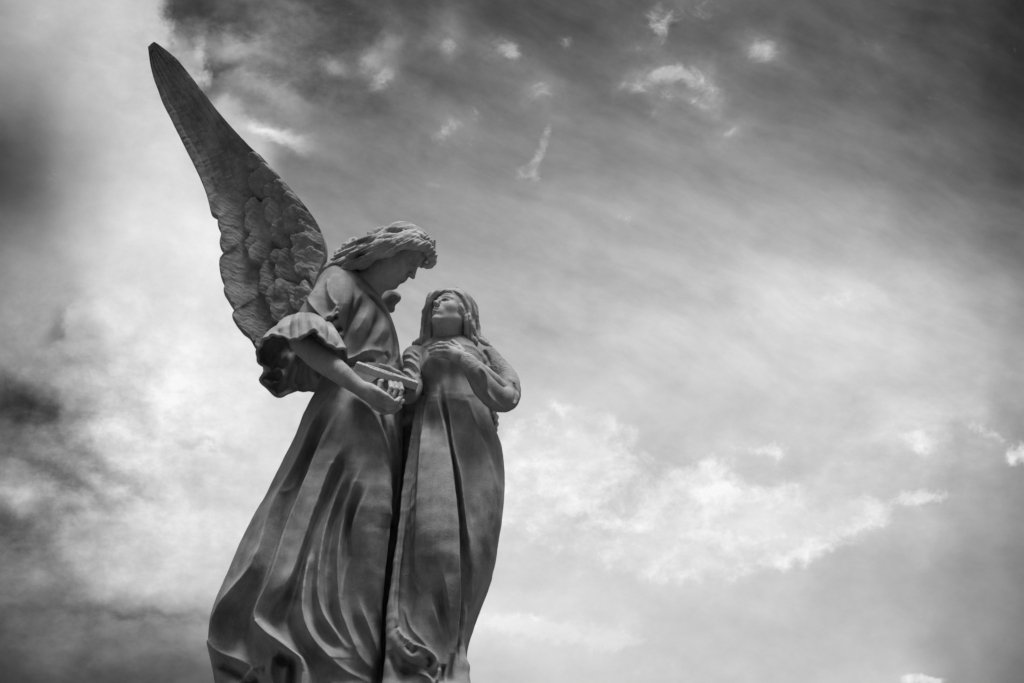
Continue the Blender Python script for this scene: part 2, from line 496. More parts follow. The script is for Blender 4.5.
# small curls that stand off the outline
curls = [chain([(352, 249, -.10, 2.5), (349, 243, -.09, 2.2), (354, 240, -.08, 2), (358, 243, -.09, 2.0)], .004, 3),
         chain([(349, 246, -.10, 2.2), (345, 245, -.09, 1.8), (344, 249, -.09, 1.8)], .004, 3),
         chain([(341, 259, -.09, 2.6), (337, 255, -.08, 2.4), (340, 252, -.07, 2.2), (345, 254, -.08, 2.2)], .004, 3),
         chain([(374, 236, -.12, 2.6), (369, 233, -.11, 1.6)], .004),
         chain([(331, 264, -.08, 3.2), (327, 268, -.08, 3), (329, 272, -.07, 2.4)], .004, 3)]
hair_f = union([lambda P: smax(hair_cap(P), hairline(P, aM, A_HEAD, A_SIZE, .10, .16, 1.4), .012),
    (blob(368, 252, -.08, 22, 30, 11, np.stack([camdir(.83, .5, 0), camdir(0, 0, 1), camdir(-.5, .83, 0)])), .03)]
    + [(g, .008) for g in lockf] + [(g, .006) for g in curls], .02)
hair_g = hair_f
def hair_post(V, Q):
    N = vnormals(V, Q)
    q = (V - A_HEAD) @ aM.T / A_SIZE
    ang = np.arctan2(q[:, 0], q[:, 1]+.1)
    g = noise(np.stack([ang*9, q[:, 2]*3.0, q[:, 1]*3.0], 1)) + .6*noise(np.stack([ang*20, q[:, 2]*4, q[:, 1]*4+9], 1))
    px, py = proj(V)
    fl = noise(np.stack([(px*.45+py*.9)/2.6, (px*.9-py*.45)/16, V[:, 1]*12], 1))
    w = np.clip((238-py)/8, 0, 1)
    rg = 1 - 2*np.abs(noise(np.stack([(px*.42+py*.9)/2.6, (px*.9-py*.42)/22, V[:, 1]*9], 1)))
    rg2 = 1 - 2*np.abs(noise(np.stack([(px*.42+py*.9)/1.3+9, (px*.9-py*.42)/14, V[:, 1]*9], 1)))
    return V + N * ((g*w*.0022) + (fl*.002 + rg*.0042 + rg2*.0022)*(1-w))[:, None]
lo, hi = wbox([(318, 208, -.35), (445, 285, .25), (318, 285, .25), (445, 208, .2)], .04)
sculpt('hair', hair_g, lo, hi, .0028, M_HAIR, angel, post=hair_post, sm=1)
# --- circlet with a broken star point at the forehead
circ = []
for k in range(33):
    a = 2*math.pi*k/32
    p = A_HEAD + aM[2]*A_SIZE*(.30 + .12*math.cos(a)) + aM[1]*A_SIZE*(.395*math.cos(a)-.06) + aM[0]*A_SIZE*.345*math.sin(a)
    circ.append(p)
def circlet(P):
    d = None
    for a, b in zip(circ[:-1], circ[1:]):
        e = cone(P, a, b, .0065, .0065); d = e if d is None else smin(d, e, .004)
    t = circ[0]
    up = camdir(.25, 1, .1)
    d = smin(d, cone(P, t, t + up*.034, .010, .005), .01)
    d = smin(d, cone(P, t+aM[0]*.016, t + aM[0]*.016+up*.02, .008, .004), .01)
    return d
cc = np.array(circ)
sculpt('circlet', circlet, cc.min(0)-.08, cc.max(0)+.08, .0034, M_HAIR, angel)

# --- robe: torso, shoulder, skirt
robe_rows = [  # py, left, right, dy, half depth
    (800, 222, 392, .02, .36), (740, 226, 386, .02, .36), (683, 216, 381, .02, .36), (650, 211, 378, .02, .35), (620, 214, 378, .02, .34),
    (590, 226, 381, .02, .32), (560, 238, 383, .02, .30), (530, 252, 387, .02, .28), (500, 268, 395, .02, .25), (470, 282, 400, .01, .225),
    (440, 297, 402, 0, .20), (415, 307, 402, 0, .18), (395, 316, 402, 0, .17), (375, 322, 402, 0, .165), (355, 322, 400, 0, .17),
    (335, 318, 397, 0, .175), (318, 316, 391, 0, .175), (303, 317, 382, 0, .165), (290, 322, 370, 0, .15), (278, 330, 356, 0, .11), (268, 338, 346, 0, .05)]
robe_f = union([
    loft(robe_rows, 2.15),
    (chain([(337, 286, -.05, 17), (334, 296, -.10, 20), (326, 306, -.14, 19), (318, 317, -.17, 16)], .04, 2), .05),
    (chain([(342, 425, -.10, 28), (366, 480, -.20, 24), (372, 535, -.22, 17), (352, 650, -.1, 22)], .1, 2), .10),
    (chain([(409, 392, .12, 9), (409, 430, .14, 10), (404, 480, .17, 12), (398, 560, .2, 14), (392, 800, .2, 18)], .03), .03),
    (chain([(345, 306, .05, 18), (322, 314, .15, 15), (309, 318, .235, 11)], .02), .05),
    (chain([(318, 328, -.12, 12), (318, 347, -.06, 11)], .02), .03),
    (chain([(312, 316, -.13, 12), (306, 330, -.19, 11), (322, 326, -.19, 10)], .03), .04),
], .05)
robe_cut = union([chain([(397, 430, -.30, 5), (400, 520, -.3, 6)], .01)], .01)
A_FOLDS = [
    [(330, 388, 2), (315, 420, 6), (303, 450, 7), (287, 480, 7), (275, 500, 6), (267, 520, 4), (260, 545, 4), (255, 558, 8), (249, 572, 9), (234, 590, 10), (222, 606, 10), (213, 622, 9), (209, 640, 8), (213, 660, 6), (224, 700, 4), (224, 800, 4)],
    [(335, 390, -1), (324, 420, -6), (313, 450, -9), (300, 480, -10), (287, 510, -10), (276, 540, -11), (265, 570, -13), (252, 600, -17), (242, 620, -19), (238, 640, -18), (246, 660, -14), (256, 700, -10), (256, 800, -8)],
    [(342, 395, 1), (330, 424, 7), (315, 458, 9), (300, 495, 10), (286, 530, 11), (272, 575, 12), (259, 604, 12), (257, 622, 12), (276, 640, 11), (291, 652, 10), (301, 662, 9), (302, 700, 7), (302, 800, 6)],
    [(342, 430, 3), (324, 468, 5), (307, 508, 5), (295, 545, 5), (281, 582, 5), (268, 606, 6)],
    [(349, 430, 4), (331, 470, 8), (314, 511, 8), (303, 545, 8), (291, 578, 7), (279, 600, 8), (266, 620, 9)],
    [(354, 432, -1), (337, 472, -6), (321, 511, -7), (308, 542, -7), (299, 575, -9), (292, 600, -12), (286, 620, -14), (298, 640, -13), (313, 662, -10), (322, 690, -8), (325, 800, -6)],
    [(317, 528, -4), (307.5, 562, 2), (303, 592, 4), (303, 615, 6), (311, 637, 7), (327, 657, 8), (345, 671, 8), (366, 681, 6), (376, 694, 4)],
    [(321, 532, -3), (313, 570, -4), (312, 600, -5), (318, 622, -5), (330, 643, -5), (348, 660, -4), (364, 673, -3)],
    [(349, 450, -1), (340, 485, 3), (329, 515, 5), (321, 548, 6), (317, 586, 6), (321, 611, 6), (332, 630, 6), (347, 650, 5), (364, 668, 3)],
    [(355, 450, -1), (346, 490, -4), (334, 525, -5), (328, 560, -5), (327, 590, -5), (332, 615, -5), (344, 638, -4), (358, 657, -3)],
    [(368, 446, 1), (355, 483, 6), (344, 520, 7), (339, 545, 8), (337, 575, 7), (339, 606, 7), (344, 623, 7), (356, 652, 7), (370, 668, 7), (380, 682, 4)],
    [(366, 462, 0), (357, 495, -4), (350, 520, -5), (346, 543, -4), (347, 575, -3), (350, 605, -3), (357, 630, -3), (368, 654, -2), (377, 670, -1)],
    [(373, 462, 1), (367, 489, 4), (357, 518, 6), (352, 543, 5), (353, 565, 2)],
    [(356, 590, 0), (361, 604, 5), (368, 627, 6), (376, 655, 5), (380, 676, 3)],
    [(380, 470, 1), (372, 520, 0), (368, 570, -1), (368, 604, -2), (374, 630, -2), (380, 650, -1)],
]
T_FOLDS = [
    [(340, 276, 0), (344, 300, 3), (339, 318, 3), (334, 334, 2), (330, 348, 0)],
    [(352, 280, -3), (353, 300, -8), (349, 318, -9), (344, 336, -9), (337, 352, -6), (333, 362, 0)],
    [(359, 282, 1), (358, 296, 3), (354, 308, 2), (350, 322, 0)],
    [(365, 290, -2), (358, 305, -6), (352, 318, -7), (347, 332, -6)],
    [(371, 290, 2), (369, 304, 5), (364, 318, 6), (355, 336, 6), (348, 348, 5), (344, 358, 3)],
    [(376, 294, -2), (377, 306, -5), (375, 320, -7), (368, 336, -8), (359, 351, -7), (351, 361, -4)],
    [(380, 298, 1), (383, 316, 3), (381, 332, 5), (373, 346, 4), (366, 354, 2)],
]
A_STROKES = [
    ([(333, 389), (318, 415), (306, 438)], 1.5, 2, 2),
    ([(342, 405), (330, 432), (322, 450)], 1.2, 2, 2), ([(300, 470), (292, 486), (280, 494)], 1.2, 2.2, 2.2),
    ([(247, 540), (238, 560), (227, 582), (216, 606)], 2, 3, 3),
    ([(209, 640), (222, 652), (238, 659), (253, 666), (262, 668)], 8, 6, 3.0, (.02, .1)),
    ([(216, 664), (230, 674), (246, 684), (252, 676)], -10, 4, 5, (.1, .1)),
    ([(254, 668), (240, 680), (226, 694)], 7, 3, 4, (.05, .1)),
    ([(257, 622), (266, 634), (278, 642), (290, 651), (301, 661), (302, 672)], 5, 3, 2.5, (.02, .1)),
    ([(276, 655), (284, 661), (292, 664), (291, 690)], -13, 4.5, 4.5, (.1, .1)),
    ([(273, 656), (270, 672), (276, 694)], 8, 3, 3, (.1, .1)),
    ([(350, 556), (345, 575), (341, 600)], 1.6, 2, 2),
    # hip line and narrow folds next to the gap
    ([(352, 396), (368, 412), (380, 432), (388, 457), (391, 492), (389, 528)], 5, 9, 3.5, (.15, .1)),
    ([(381, 414), (387, 436), (392, 462), (394, 490), (392, 515)], -5, 2.5, 2.5, (.1, .15)),
    ([(389, 410), (394, 440), (397, 470), (396, 500)], 3.5, 2, 2),
    ([(395, 408), (399, 440), (400, 470), (398, 495)], -3.5, 1.8, 1.8),
    ([(372, 418), (379, 440), (384, 465)], 1.6, 2, 2),
    ([(372, 290), (381, 300), (390, 312), (396, 326), (398, 345), (397, 362)], 3.0, 2.2, 1.6, (.1, .1)),
    ([(368, 293), (378, 304), (387, 316), (393, 332), (395, 350), (393, 364)], -4.0, 1.7, 1.7, (.1, .1)),
    ([(356, 283), (364, 290), (374, 300)], -1.6, 1.6, 1.6),
    ([(340, 362), (352, 358), (362, 353), (368, 350)], 3, 2, 2),
    ([(344, 366), (358, 363), (368, 360), (376, 362)], -3.5, 2, 2),
    ([(385, 352), (389, 358), (388, 366)], -3, 2, 2),
    ([(360, 352), (372, 350), (384, 352)], 1.8, 3, 3),
    # shoulder and upper sleeve
    ([(328, 279), (328, 292), (332, 302), (337, 306)], 3.4, 2, 2, (.2, .15)),
    ([(337, 306), (331, 314), (326, 318)], 2.6, 2, 2),
    ([(309, 292), (308, 299), (313, 308), (321, 317), (326, 322)], 4.0, 2.0, 3.2, (.05, .1)),
    ([(316, 282), (311, 288), (308, 294)], 3.0, 2, 2),
    ([(328, 324), (333, 319), (337, 316)], -5, 1.8, 1.8, (.1, .15)),
    ([(330, 319), (335, 314), (338, 313)], 3, 1.6, 1.6),
    ([(333, 330), (337, 330), (341, 327)], -5, 2.0, 2.0),
    ([(331, 335), (337, 337), (342, 333)], 3, 1.8, 1.8),
    # horizontal nicks in the cloth
    ([(349, 395), (362, 405), (374, 420)], 1.2, 6, 3),
]
def robe_post(V, Q):
    N = vnormals(V, Q)
    px, py = proj(V)
    # soft, vertical folds all the way round (mostly the unseen back) growing to the hem
    back = np.clip((V[:, 1] - (Y0 + .02)) / .1, 0, 1)
    ang = np.arctan2(V[:, 0] + .62, V[:, 1] - Y0)
    g = np.sin(ang*11 + noise(V*3)*1.2)
    V = V + N * (g * back * .018 * np.clip((5.0 - V[:, 2]) / 1.5, 0, 1))[:, None]
    return V + N * (noise(V*28)*.0016 + noise(V*9+3.3)*.0012)[:, None]
lo, hi = wbox([(195, 255, -.45), (420, 255, .45), (195, 800, -.45), (420, 800, .45)], .05)
robe_all = lambda P: smax(robe_f(P), -(P[:, 2] - 2.752), .005)
lo[2] = 2.70
sculpt('robe', robe_all, lo, hi, .0052, M_ROBE, angel, A_STROKES, robe_post, sm=2, gain=1.7, maps=[fold_map(A_FOLDS, 190, 420, 380, 800, blur=.65), fold_map(T_FOLDS, 320, 410, 268, 370, blur=.6, p=.5)])

# --- mantle roll standing on the far shoulder
sculpt('shoulder_drape', union([
    chain([(376, 300, .12, 8), (385, 296, .18, 8), (391, 298, .18, 8), (396, 297.5, .18, 5.2)], .01),
    (chain([(386, 301, .18, 7), (391, 309, .19, 4)], .01), .02)], .02),
    *wbox([(362, 275, -.1), (412, 325, .3)], .05), .004, M_ROBE, angel,
    [([(378, 289), (388, 287), (399, 292)], 2.2, 2.5, 2), ([(384, 303), (391, 301), (397, 297)], -3, 2, 2)])

# --- flared sleeve cuff as a thick shell
def shell(loops, mat, name, parent, thick, strokes=(), n=7, label=None):
    R = []
    for lp in loops:
        R.append(np.array([W(*p) for p in catmull(lp, n, closed=True)]))
    R = np.array(R)                                    # loops x points x 3
    R = catmull([r.ravel() for r in R], 14).reshape(-1, R.shape[1], 3)
    m_, k_ = R.shape[:2]; th = np.arange(k_)/k_*2*math.pi; cen = R.mean(1, keepdims=True); rad = R - cen
    rad /= np.linalg.norm(rad, axis=2, keepdims=True) + 1e-9
    wv = np.abs(np.sin(th*4.5+.6 + .5*np.sin(th*2)))**.8 - .6 + .45*np.sin(th*13+1)*.5
    tt_ = np.linspace(0, 1, m_)[:, None]
    R = R + rad * (wv[None, :]*.016*np.sin(np.clip(tt_*1.15, 0, 1)*math.pi)**.8 + .004*np.sin(th*19)[None, :]*tt_)[..., None]
    m, k = R.shape[:2]
    V = R.reshape(-1, 3)
    Q = np.array([(i*k+j, i*k+(j+1) % k, (i+1)*k+(j+1) % k, (i+1)*k+j) for i in range(m-1) for j in range(k)])
    N = vnormals(V, Q)
    inner = V - N*thick
    VV = np.concatenate([V, inner])
    Qi = Q[:, ::-1] + len(V)
    rim = np.array([((m-1)*k+j, (m-1)*k+(j+1) % k, (m-1)*k+(j+1) % k+m*k, (m-1)*k+j+m*k) for j in range(k)])
    rim0 = np.array([(j, j+m*k, (j+1) % k+m*k, (j+1) % k) for j in range(k)])
    QQ = np.concatenate([Q, Qi, rim, rim0])
    VV = carve(VV, QQ, strokes, gain=1.7) if len(strokes) else VV
    me = new_mesh(name, VV, QQ, mat, parent, label)
    return me
cuff_rim = [(293, 341, -.37), (303, 338, -.39), (314, 332, -.40), (323, 341, -.40), (333, 349, -.37), (345, 352, -.30), (341, 374, -.14), (322, 390, .0), (306, 392, .03), (295, 391, .03), (279, 396, .0), (262, 380, -.08), (272, 371, -.10), (259, 360, -.16), (261, 347, -.24), (269, 338, -.30), (280, 337, -.35)]
cuff_mid = [(294, 322, -.27), (302, 318, -.28), (314, 319, -.30), (325, 327, -.31), (334, 337, -.29), (341, 346, -.23), (338, 364, -.12), (320, 380, -.02), (306, 382, .01), (294, 380, .02), (280, 380, .01), (270, 370, -.03), (268, 360, -.05), (266, 350, -.08), (270, 338, -.13), (278, 328, -.19), (286, 323, -.24)]
cuff_attach = [(300, 316, -.12), (305, 314, -.13), (312, 315, -.15), (319, 317, -.17), (326, 321, -.18), (331, 328, -.17), (330, 340, -.12), (322, 348, -.07), (313, 350, -.04), (305, 349, -.03), (298, 346, -.02), (293, 340, -.02), (291, 336, -.03), (290, 331, -.04), (291, 325, -.06), (293, 320, -.08), (297, 317, -.10)]
CUFF_STROKES = [
    ([(275, 330), (286, 327), (296, 320), (301, 317)], 2.2, 2.2, 2.2), ([(276, 329), (282, 334), (292, 337)], -1.8, 2.2, 2.2),
    ([(310, 319), (313, 326), (316, 333)], 2.4, 2.0, 2.0), ([(298, 332), (305, 327), (309, 320)], -1.4, 2.5, 2.5),
    ([(320, 324), (328, 334), (337, 345)], 1.8, 2.2, 2.2), ([(315, 322), (322, 333), (330, 343)], -1.6, 2.2, 2.2),
    ([(268, 339), (279, 338), (293, 342), (303, 339), (314, 333), (323, 342), (332, 350), (343, 350)], 1.6, 1.5, 1.5, (.05, .05)),
    ([(262, 378), (270, 383), (279, 382), (282, 375), (279, 370), (272, 369)], 5.0, 2.0, 2.0, (.1, .1)),
    ([(268, 376), (275, 376)], -4.0, 2.5, 2.5),
    ([(290, 352), (288, 368), (284, 386)], 3.5, 4, 4), ([(300, 355), (301, 370), (298, 386)], -4.0, 3, 3),
    ([(312, 372), (322, 381), (334, 372)], 3.5, 3, 3), ([(304, 368), (306, 378), (310, 388)], 3.5, 3, 3),
    ([(268, 350), (274, 362), (284, 368)], -2.5, 3, 3), ([(275, 346), (280, 356), (278, 366)], 2.5, 2.5, 2.5),
]
shell([cuff_attach, cuff_mid, cuff_rim], M_ROBE, 'sleeve', angel, .011, CUFF_STROKES, 9)

# --- wing
lead = [(149, 50), (153, 46), (158, 46), (178, 62), (200, 89), (225, 121), (250, 148), (263, 160), (281, 180), (300, 201), (317, 223), (326, 243), (327, 258), (320, 277), (312, 300), (308, 325), (304, 345)]
trail = [(149, 50), (150, 60), (153, 76), (158, 90), (162, 101), (169, 115), (177, 131), (185, 147), (194, 165), (201, 180), (206, 193), (209, 204), (212, 215), (218.5, 219.5), (218, 226), (221.5, 235), (220, 246), (224, 254.5), (219.5, 263), (221, 277), (224.5, 286), (224, 293), (229, 302), (234.5, 311.5), (232.5, 318), (242, 332), (250, 339), (258, 350), (275, 358), (296, 356)]
def resample(c, n):
    c = catmull([np.array(p, float) for p in c], 12)
    L = np.concatenate([[0], np.cumsum(np.linalg.norm(np.diff(c, axis=0), axis=1))]); L /= L[-1]
    t = np.linspace(0, 1, n)
    return np.stack([np.interp(t, L, c[:, 0]), np.interp(t, L, c[:, 1])], 1)
def feather_field(px, py):
    """height (px) of overlapping feathers on the wing face"""
    rnd = random.Random(4)
    H = np.full(len(px), 0.0)
    fe = []
    # (tip x, tip y, direction angle deg (pointing to the tip, image, y down), length, width, level)
    # long primaries of the hand, pointing to the wing tip
    tips = [(203, 186), (209, 203), (217.5, 222), (220, 238), (220, 247), (219, 265), (222, 281), (225, 296), (233, 318), (244, 334), (257, 349)]
    for i, (x, y) in enumerate(tips):
        fe.append((x-2.5, y, 207 - 3.6*i, 84, 17 + 3*rnd.random(), 4.5 + 1.4*(i % 2)))
    tips = [(251, 162), (251, 183), (247, 209), (248, 223), (249, 241), (252, 256), (262, 275), (261, 288), (268, 301), (272, 314), (282, 328)]
    for i, (x, y) in enumerate(tips):
        fe.append((x-1, y+1, 208 - 3*i + rnd.uniform(-7, 7), 62, 15 + 4*rnd.random(), 13.5 + 2*rnd.random()))
    tips = [(264, 176), (274, 198), (270, 214), (273, 232), (273, 243), (271, 262), (281, 262), (276, 277), (276, 291), (290, 300), (298, 315), (284, 222), (290, 310)]
    for i, (x, y) in enumerate(tips):
        fe.append((x, y, 208 - 2*i + rnd.uniform(-12, 12), 42, 11 + 4*rnd.random(), 18.5 + 1.5*rnd.random()))
    for k in range(34):
        t = rnd.random(); x = 268 + 40*t + rnd.uniform(-8, 10); y = 186 + 104*t + rnd.uniform(-24, 34)
        fe.append((x, y, 205+rnd.uniform(-22, 22), 34, 9+5*rnd.random(), 20 + 1.6*rnd.random() + (x-262)*.02))
    # ragged, hand-carved outlines
    nx = noise(np.stack([px/9, py/9, px*0+1], 1))*2.0 + noise(np.stack([px/2.6, py/2.6, px*0+5], 1))*.8
    ny = noise(np.stack([px/9, py/9, px*0+21], 1))*2.0 + noise(np.stack([px/2.6, py/2.6, px*0+25], 1))*.8
    px = px + nx; py = py + ny
    bt = .45*noise(np.stack([(px*.42-py*.91)/2.0, (px*.91+py*.42)/11, px*0+31], 1)) + .5*noise(np.stack([(px*.42-py*.91)/1.0, (px*.91+py*.42)/6, px*0+41], 1))
    for x, y, a, L, w, lev in fe:
        a = math.radians(a); dx, dy = math.cos(a), -math.sin(a)     # angle counted counter-clockwise
        dx, dy = math.cos(a), math.sin(a) * 1.0
        # 205deg -> pointing left and (image) up when sin<0
        u = (px - x)*(-dx) + (py - y)*(-dy)          # distance back from the tip
        v = (px - x)*(-dy) + (py - y)*dx
        # sideways bow
        v = v + .0009*u*u
        wid = w * np.sqrt(np.clip(1 - np.clip(1-u/(w*.42), 0, 1)**2, 0, 1)) * .5
        r = np.abs(v) / np.maximum(wid*1.25, .01)
        inside = (u > 0) & (r < 1) & (u < L*1.3)
        prof = lev + min(.19*w, 3.0)*np.sqrt(np.clip(1 - r**2.2, 0, 1)) + .13*w*np.exp(-((u-w*.30)/(w*.35))**2) - u*lev*.55/L + .3*np.exp(-(v/0.9)**2)
        prof += bt * (r < .95)
        H = np.where(inside, np.maximum(H, prof), H)
    return H
def make_wing():
    ns, nt = 520, 230
    A = resample(lead, ns); B = resample(trail, ns)
    t = np.linspace(0, 1, nt)
    G = A[:, None, :]*(1-t)[None, :, None] + B[:, None, :]*t[None, :, None]
    px = G[..., 0].ravel(); py = G[..., 1].ravel()
    s = np.repeat(np.linspace(0, 1, ns), nt); tt = np.tile(t, ns)
    H = feather_field(px, py)
    px_j = px + 0; 
    # blend height near the borders, raise a rolled leading edge
    rim = np.exp(-(tt/.055)**2)
    diag = px*.83 - py*.56
    U = tt*6.2 + .45*noise(np.stack([s*9, tt*2, s*0+4], 1)) + .25*noise(np.stack([s*30, tt*5, s*0+8], 1)) - 1.2*s
    fr = U - np.floor(U)
    saw = np.where(fr < .28, fr/.28, 1-(fr-.28)/.72)**.8
    barb = noise(np.stack([(px*.35+py*.94)/2.2, (px*.94-py*.35)/9, px*0+6], 1))
    up = 5.5 + 3.4*saw + 1.1*barb + 2.0*noise(np.stack([s*14, tt*4, s*0], 1)) - 13*np.clip((s-.40)/.16, 0, 1)
    H = np.maximum(H, up)
    Hh = H*np.clip(1-rim*.8, 0, 1) + rim*(6 + 5*s)
    # big groove under the leading edge and along the tip
    Hh -= 4.0*np.exp(-((tt-.30)/.06)**2)*np.clip(1 - s/.28, 0, 1)*np.clip(s/.05, 0, 1)
    Hh += noise(np.stack([px/11, py/11, px*0], 1))*1.0 + noise(np.stack([(px*.8+py*.5)/3.0, (px*-.5+py*.8)/12, px*0+3], 1))*.45
    edge = np.clip(np.minimum(tt, 1-tt)/.012, 0, 1)**.5
    Hh = Hh*edge
    # wing surface: concave, tip leaning out over the viewer
    dyb = .20 - .20*(1-s)**1.4 + .05*np.sin(tt*math.pi)*np.clip(s*2, 0, 1) - .05*(1-tt)
    back_t = (.010 + .030*s*(1-tt)) * np.clip(np.minimum(tt, 1-tt)/.03, 0, 1)**.5
    Vf = np.array([W(a, b, c) for a, b, c in zip(px, py, dyb)])
    sc = S0
    Vf[:, 1] -= Hh*sc*.62
    # push along the view direction so the outline stays put
    Vb = np.array([W(a, b, c) for a, b, c in zip(px, py, dyb)])
    Vb[:, 1] += back_t + .012 + .006*noise(np.stack([px/14, py/5, px*0], 1))
    idx = np.arange(ns*nt).reshape(ns, nt)
    Qf = np.stack([idx[:-1, :-1], idx[:-1, 1:], idx[1:, 1:], idx[1:, :-1]], -1).reshape(-1, 4)
    Qb = Qf[:, ::-1] + ns*nt
    n = ns*nt
    sides = []
    for a, b in ((idx[:-1, 0], idx[1:, 0]), (idx[1:, -1], idx[:-1, -1]), (idx[-1, :-1], idx[-1, 1:]), (idx[0, 1:], idx[0, :-1])):
        sides.append(np.stack([a, b, b+n, a+n], 1))
    return np.concatenate([Vf, Vb]), np.concatenate([Qf, Qb] + sides)
V, Q = make_wing()
new_mesh('wing', V, Q, M_WING, angel)

# ================================================================== WOMAN
wF = camdir(-.62, .66, .42); wU = camdir(.3, .68, -.67)
W_SIZE = 51 * S0
w0 = W(434, 301, -.20)
wX = np.cross(wF, wU)
W_HEAD = w0 - (wF*.465 - wU*.12)*W_SIZE
w_head, wM = head_sdf(W_HEAD, wF, wU, W_SIZE)
woman_skin = union([
    w_head,
    (chain([(450, 311, -.09, 12.5), (449, 326, -.09, 12.8), (449, 340, -.07, 14), (450, 356, -.03, 18)], .03), .05),
    (chain([(450, 356, -.03, 18), (452, 400, 0, 19), (452, 430, 0, 16)], .03), .03),
    # left arm (bent, hand on the breast)
    (chain([(455, 360, -.02, 14), (486, 366, -.03, 11), (508, 395, -.12, 10), (484, 374, -.22, 8), (468, 361, -.25, 6)], .02, 2), .03),
    (chain([(468, 361, -.25, 6.4), (459, 357, -.25, 6.8), (453, 353.5, -.24, 6.2)], .01), .02),
    (chain([(457, 349, -.235, 3.0), (448, 344.5, -.235, 2.7), (440, 344, -.22, 2.4), (434, 346, -.205, 2.0)], .005), .007),
    (chain([(455, 351.5, -.245, 3.1), (446, 347.5, -.245, 2.8), (437, 347.8, -.23, 2.4), (429.5, 350, -.21, 2.0)], .005), .007),
    (chain([(453, 355, -.245, 3.1), (445, 352, -.245, 2.8), (437, 351.8, -.23, 2.4), (430.5, 354, -.21, 2.0)], .005), .007),
    (chain([(453, 358.5, -.245, 2.9), (446, 356.5, -.24, 2.5), (440, 356, -.23, 2.1), (435, 357.5, -.215, 1.8)], .005), .007),
    (chain([(463, 352, -.235, 3.2), (458, 346, -.215, 2.7), (453, 341.5, -.19, 2.2)], .005), .01),
    # right arm, hand on the tablet
    (chain([(445, 360, -.02, 14), (418, 362, -.06, 10), (412, 390, -.14, 9), (402, 384, -.24, 7), (396, 378, -.28, 5.8)], .02, 2), .03),
    (chain([(402, 384, -.26, 6.4), (396, 386, -.275, 6.2), (388, 385, -.28, 5)], .01), .02),
    # thumb along the top of the tablet
    (chain([(407, 380, -.275, 3.2), (398, 373.5, -.30, 2.9), (389, 368.5, -.305, 2.6), (380, 365.5, -.305, 2.2)], .006), .01),
    # fingers curled under the edge
    (chain([(400, 384, -.30, 2.7), (402, 390, -.34, 2.2), (400, 396, -.34, 1.9)], .005), .005),
    (chain([(395, 383, -.30, 2.7), (396.5, 389, -.345, 2.2), (394, 395.5, -.345, 1.9)], .005), .005),
    (chain([(390, 382, -.30, 2.7), (391, 388, -.345, 2.2), (388, 394, -.345, 1.9)], .005), .005),
    (chain([(384, 380, -.29, 2.6), (380, 382, -.33, 2.3), (378.5, 388, -.335, 2.0)], .005), .005),
], .03)
lo, hi = wbox([(370, 284, -.38), (520, 440, .14)], .02)
woman = sculpt('woman_figure', woman_skin, lo, hi, .0026, M_SKIN, root, [
    ([(441, 301.2), (445, 300), (450, 300.8)], -1.8, .9, .9, (.3, .3)), ([(440, 298.2), (445, 296.8), (451, 297.8)], -1.8, 1.1, 1.1, (.3, .3)),
    ([(441, 294.8), (446, 293.6), (452, 294.6)], .9, 1.0, 1.0, (.3, .3)), ([(433, 309), (436.5, 309.6), (440, 309)], -1.0, .7, .7, (.2, .4))], sm=1)
woman['label'] = 'young woman looking up at the angel, hand on her breast'

# hair: parted, falling behind the shoulders
wcap = lambda P: ell(P, W_HEAD + wU*W_SIZE*.13 - wF*W_SIZE*.05, np.array([.335, .415, .395])*W_SIZE, wM)
wlocks = [
    [(446, 291.5, -.13, 2.0), (456, 292, -.13, 2.8), (464, 297, -.13, 4.0), (468, 307, -.12, 4.6), (470, 319, -.10, 5), (470, 330, -.09, 5), (475, 339, -.08, 4), (484, 344, -.06, 2.8), (490, 347, -.05, 1.6)],
    [(449, 291, -.12, 2.4), (459, 293, -.10, 3.6), (468, 301, -.07, 4.6), (473, 314, -.04, 5), (474, 328, -.03, 5), (478, 338, -.03, 4), (487, 343, -.03, 2)],
    [(446, 292, -.145, 1.8), (455, 295, -.15, 2.6), (461, 301, -.15, 3.0), (465, 310, -.145, 3.2), (468, 324, -.14, 3.8), (469, 335, -.12, 3.6), (476, 342, -.11, 2.6)],
    [(447, 291.5, -.13, 2.0), (439.5, 292.5, -.14, 2.6), (432.5, 295.5, -.14, 3.0), (428.5, 305, -.12, 3.2), (427, 317, -.10, 4.0), (426, 330, -.08, 4.4), (422, 340, -.07, 3.6), (415, 345, -.06, 2.4)],
    [(444, 292, -.12, 2.6), (435, 295.5, -.10, 4), (429, 306, -.07, 4.6), (427, 320, -.05, 5), (428, 334, -.04, 5), (424, 344, -.04, 3)],
    [(431, 306, -.12, 2.6), (430, 318, -.10, 3.4), (431, 330, -.09, 3.8), (430, 340, -.08, 3.2), (424, 345, -.07, 2.2)],
]
wl = [lock(l, .7, 4, i, .005) for i, l in enumerate(wlocks)]
wface = lambda P: ell(P, W_HEAD + wF*W_SIZE*.42 - wU*W_SIZE*.16, np.array([.30, .50, .56])*W_SIZE, wM)
wbackhair = union([chain([(450, 312, .02, 20), (450, 335, .06, 22), (450, 352, .07, 20)], .03)], .02)
whair_f = union([lambda P: smax(wcap(P), hairline(P, wM, W_HEAD, W_SIZE, .10, .13, 2.2), .012), (wbackhair, .02)] + [(g, .008) for g in wl], .02)
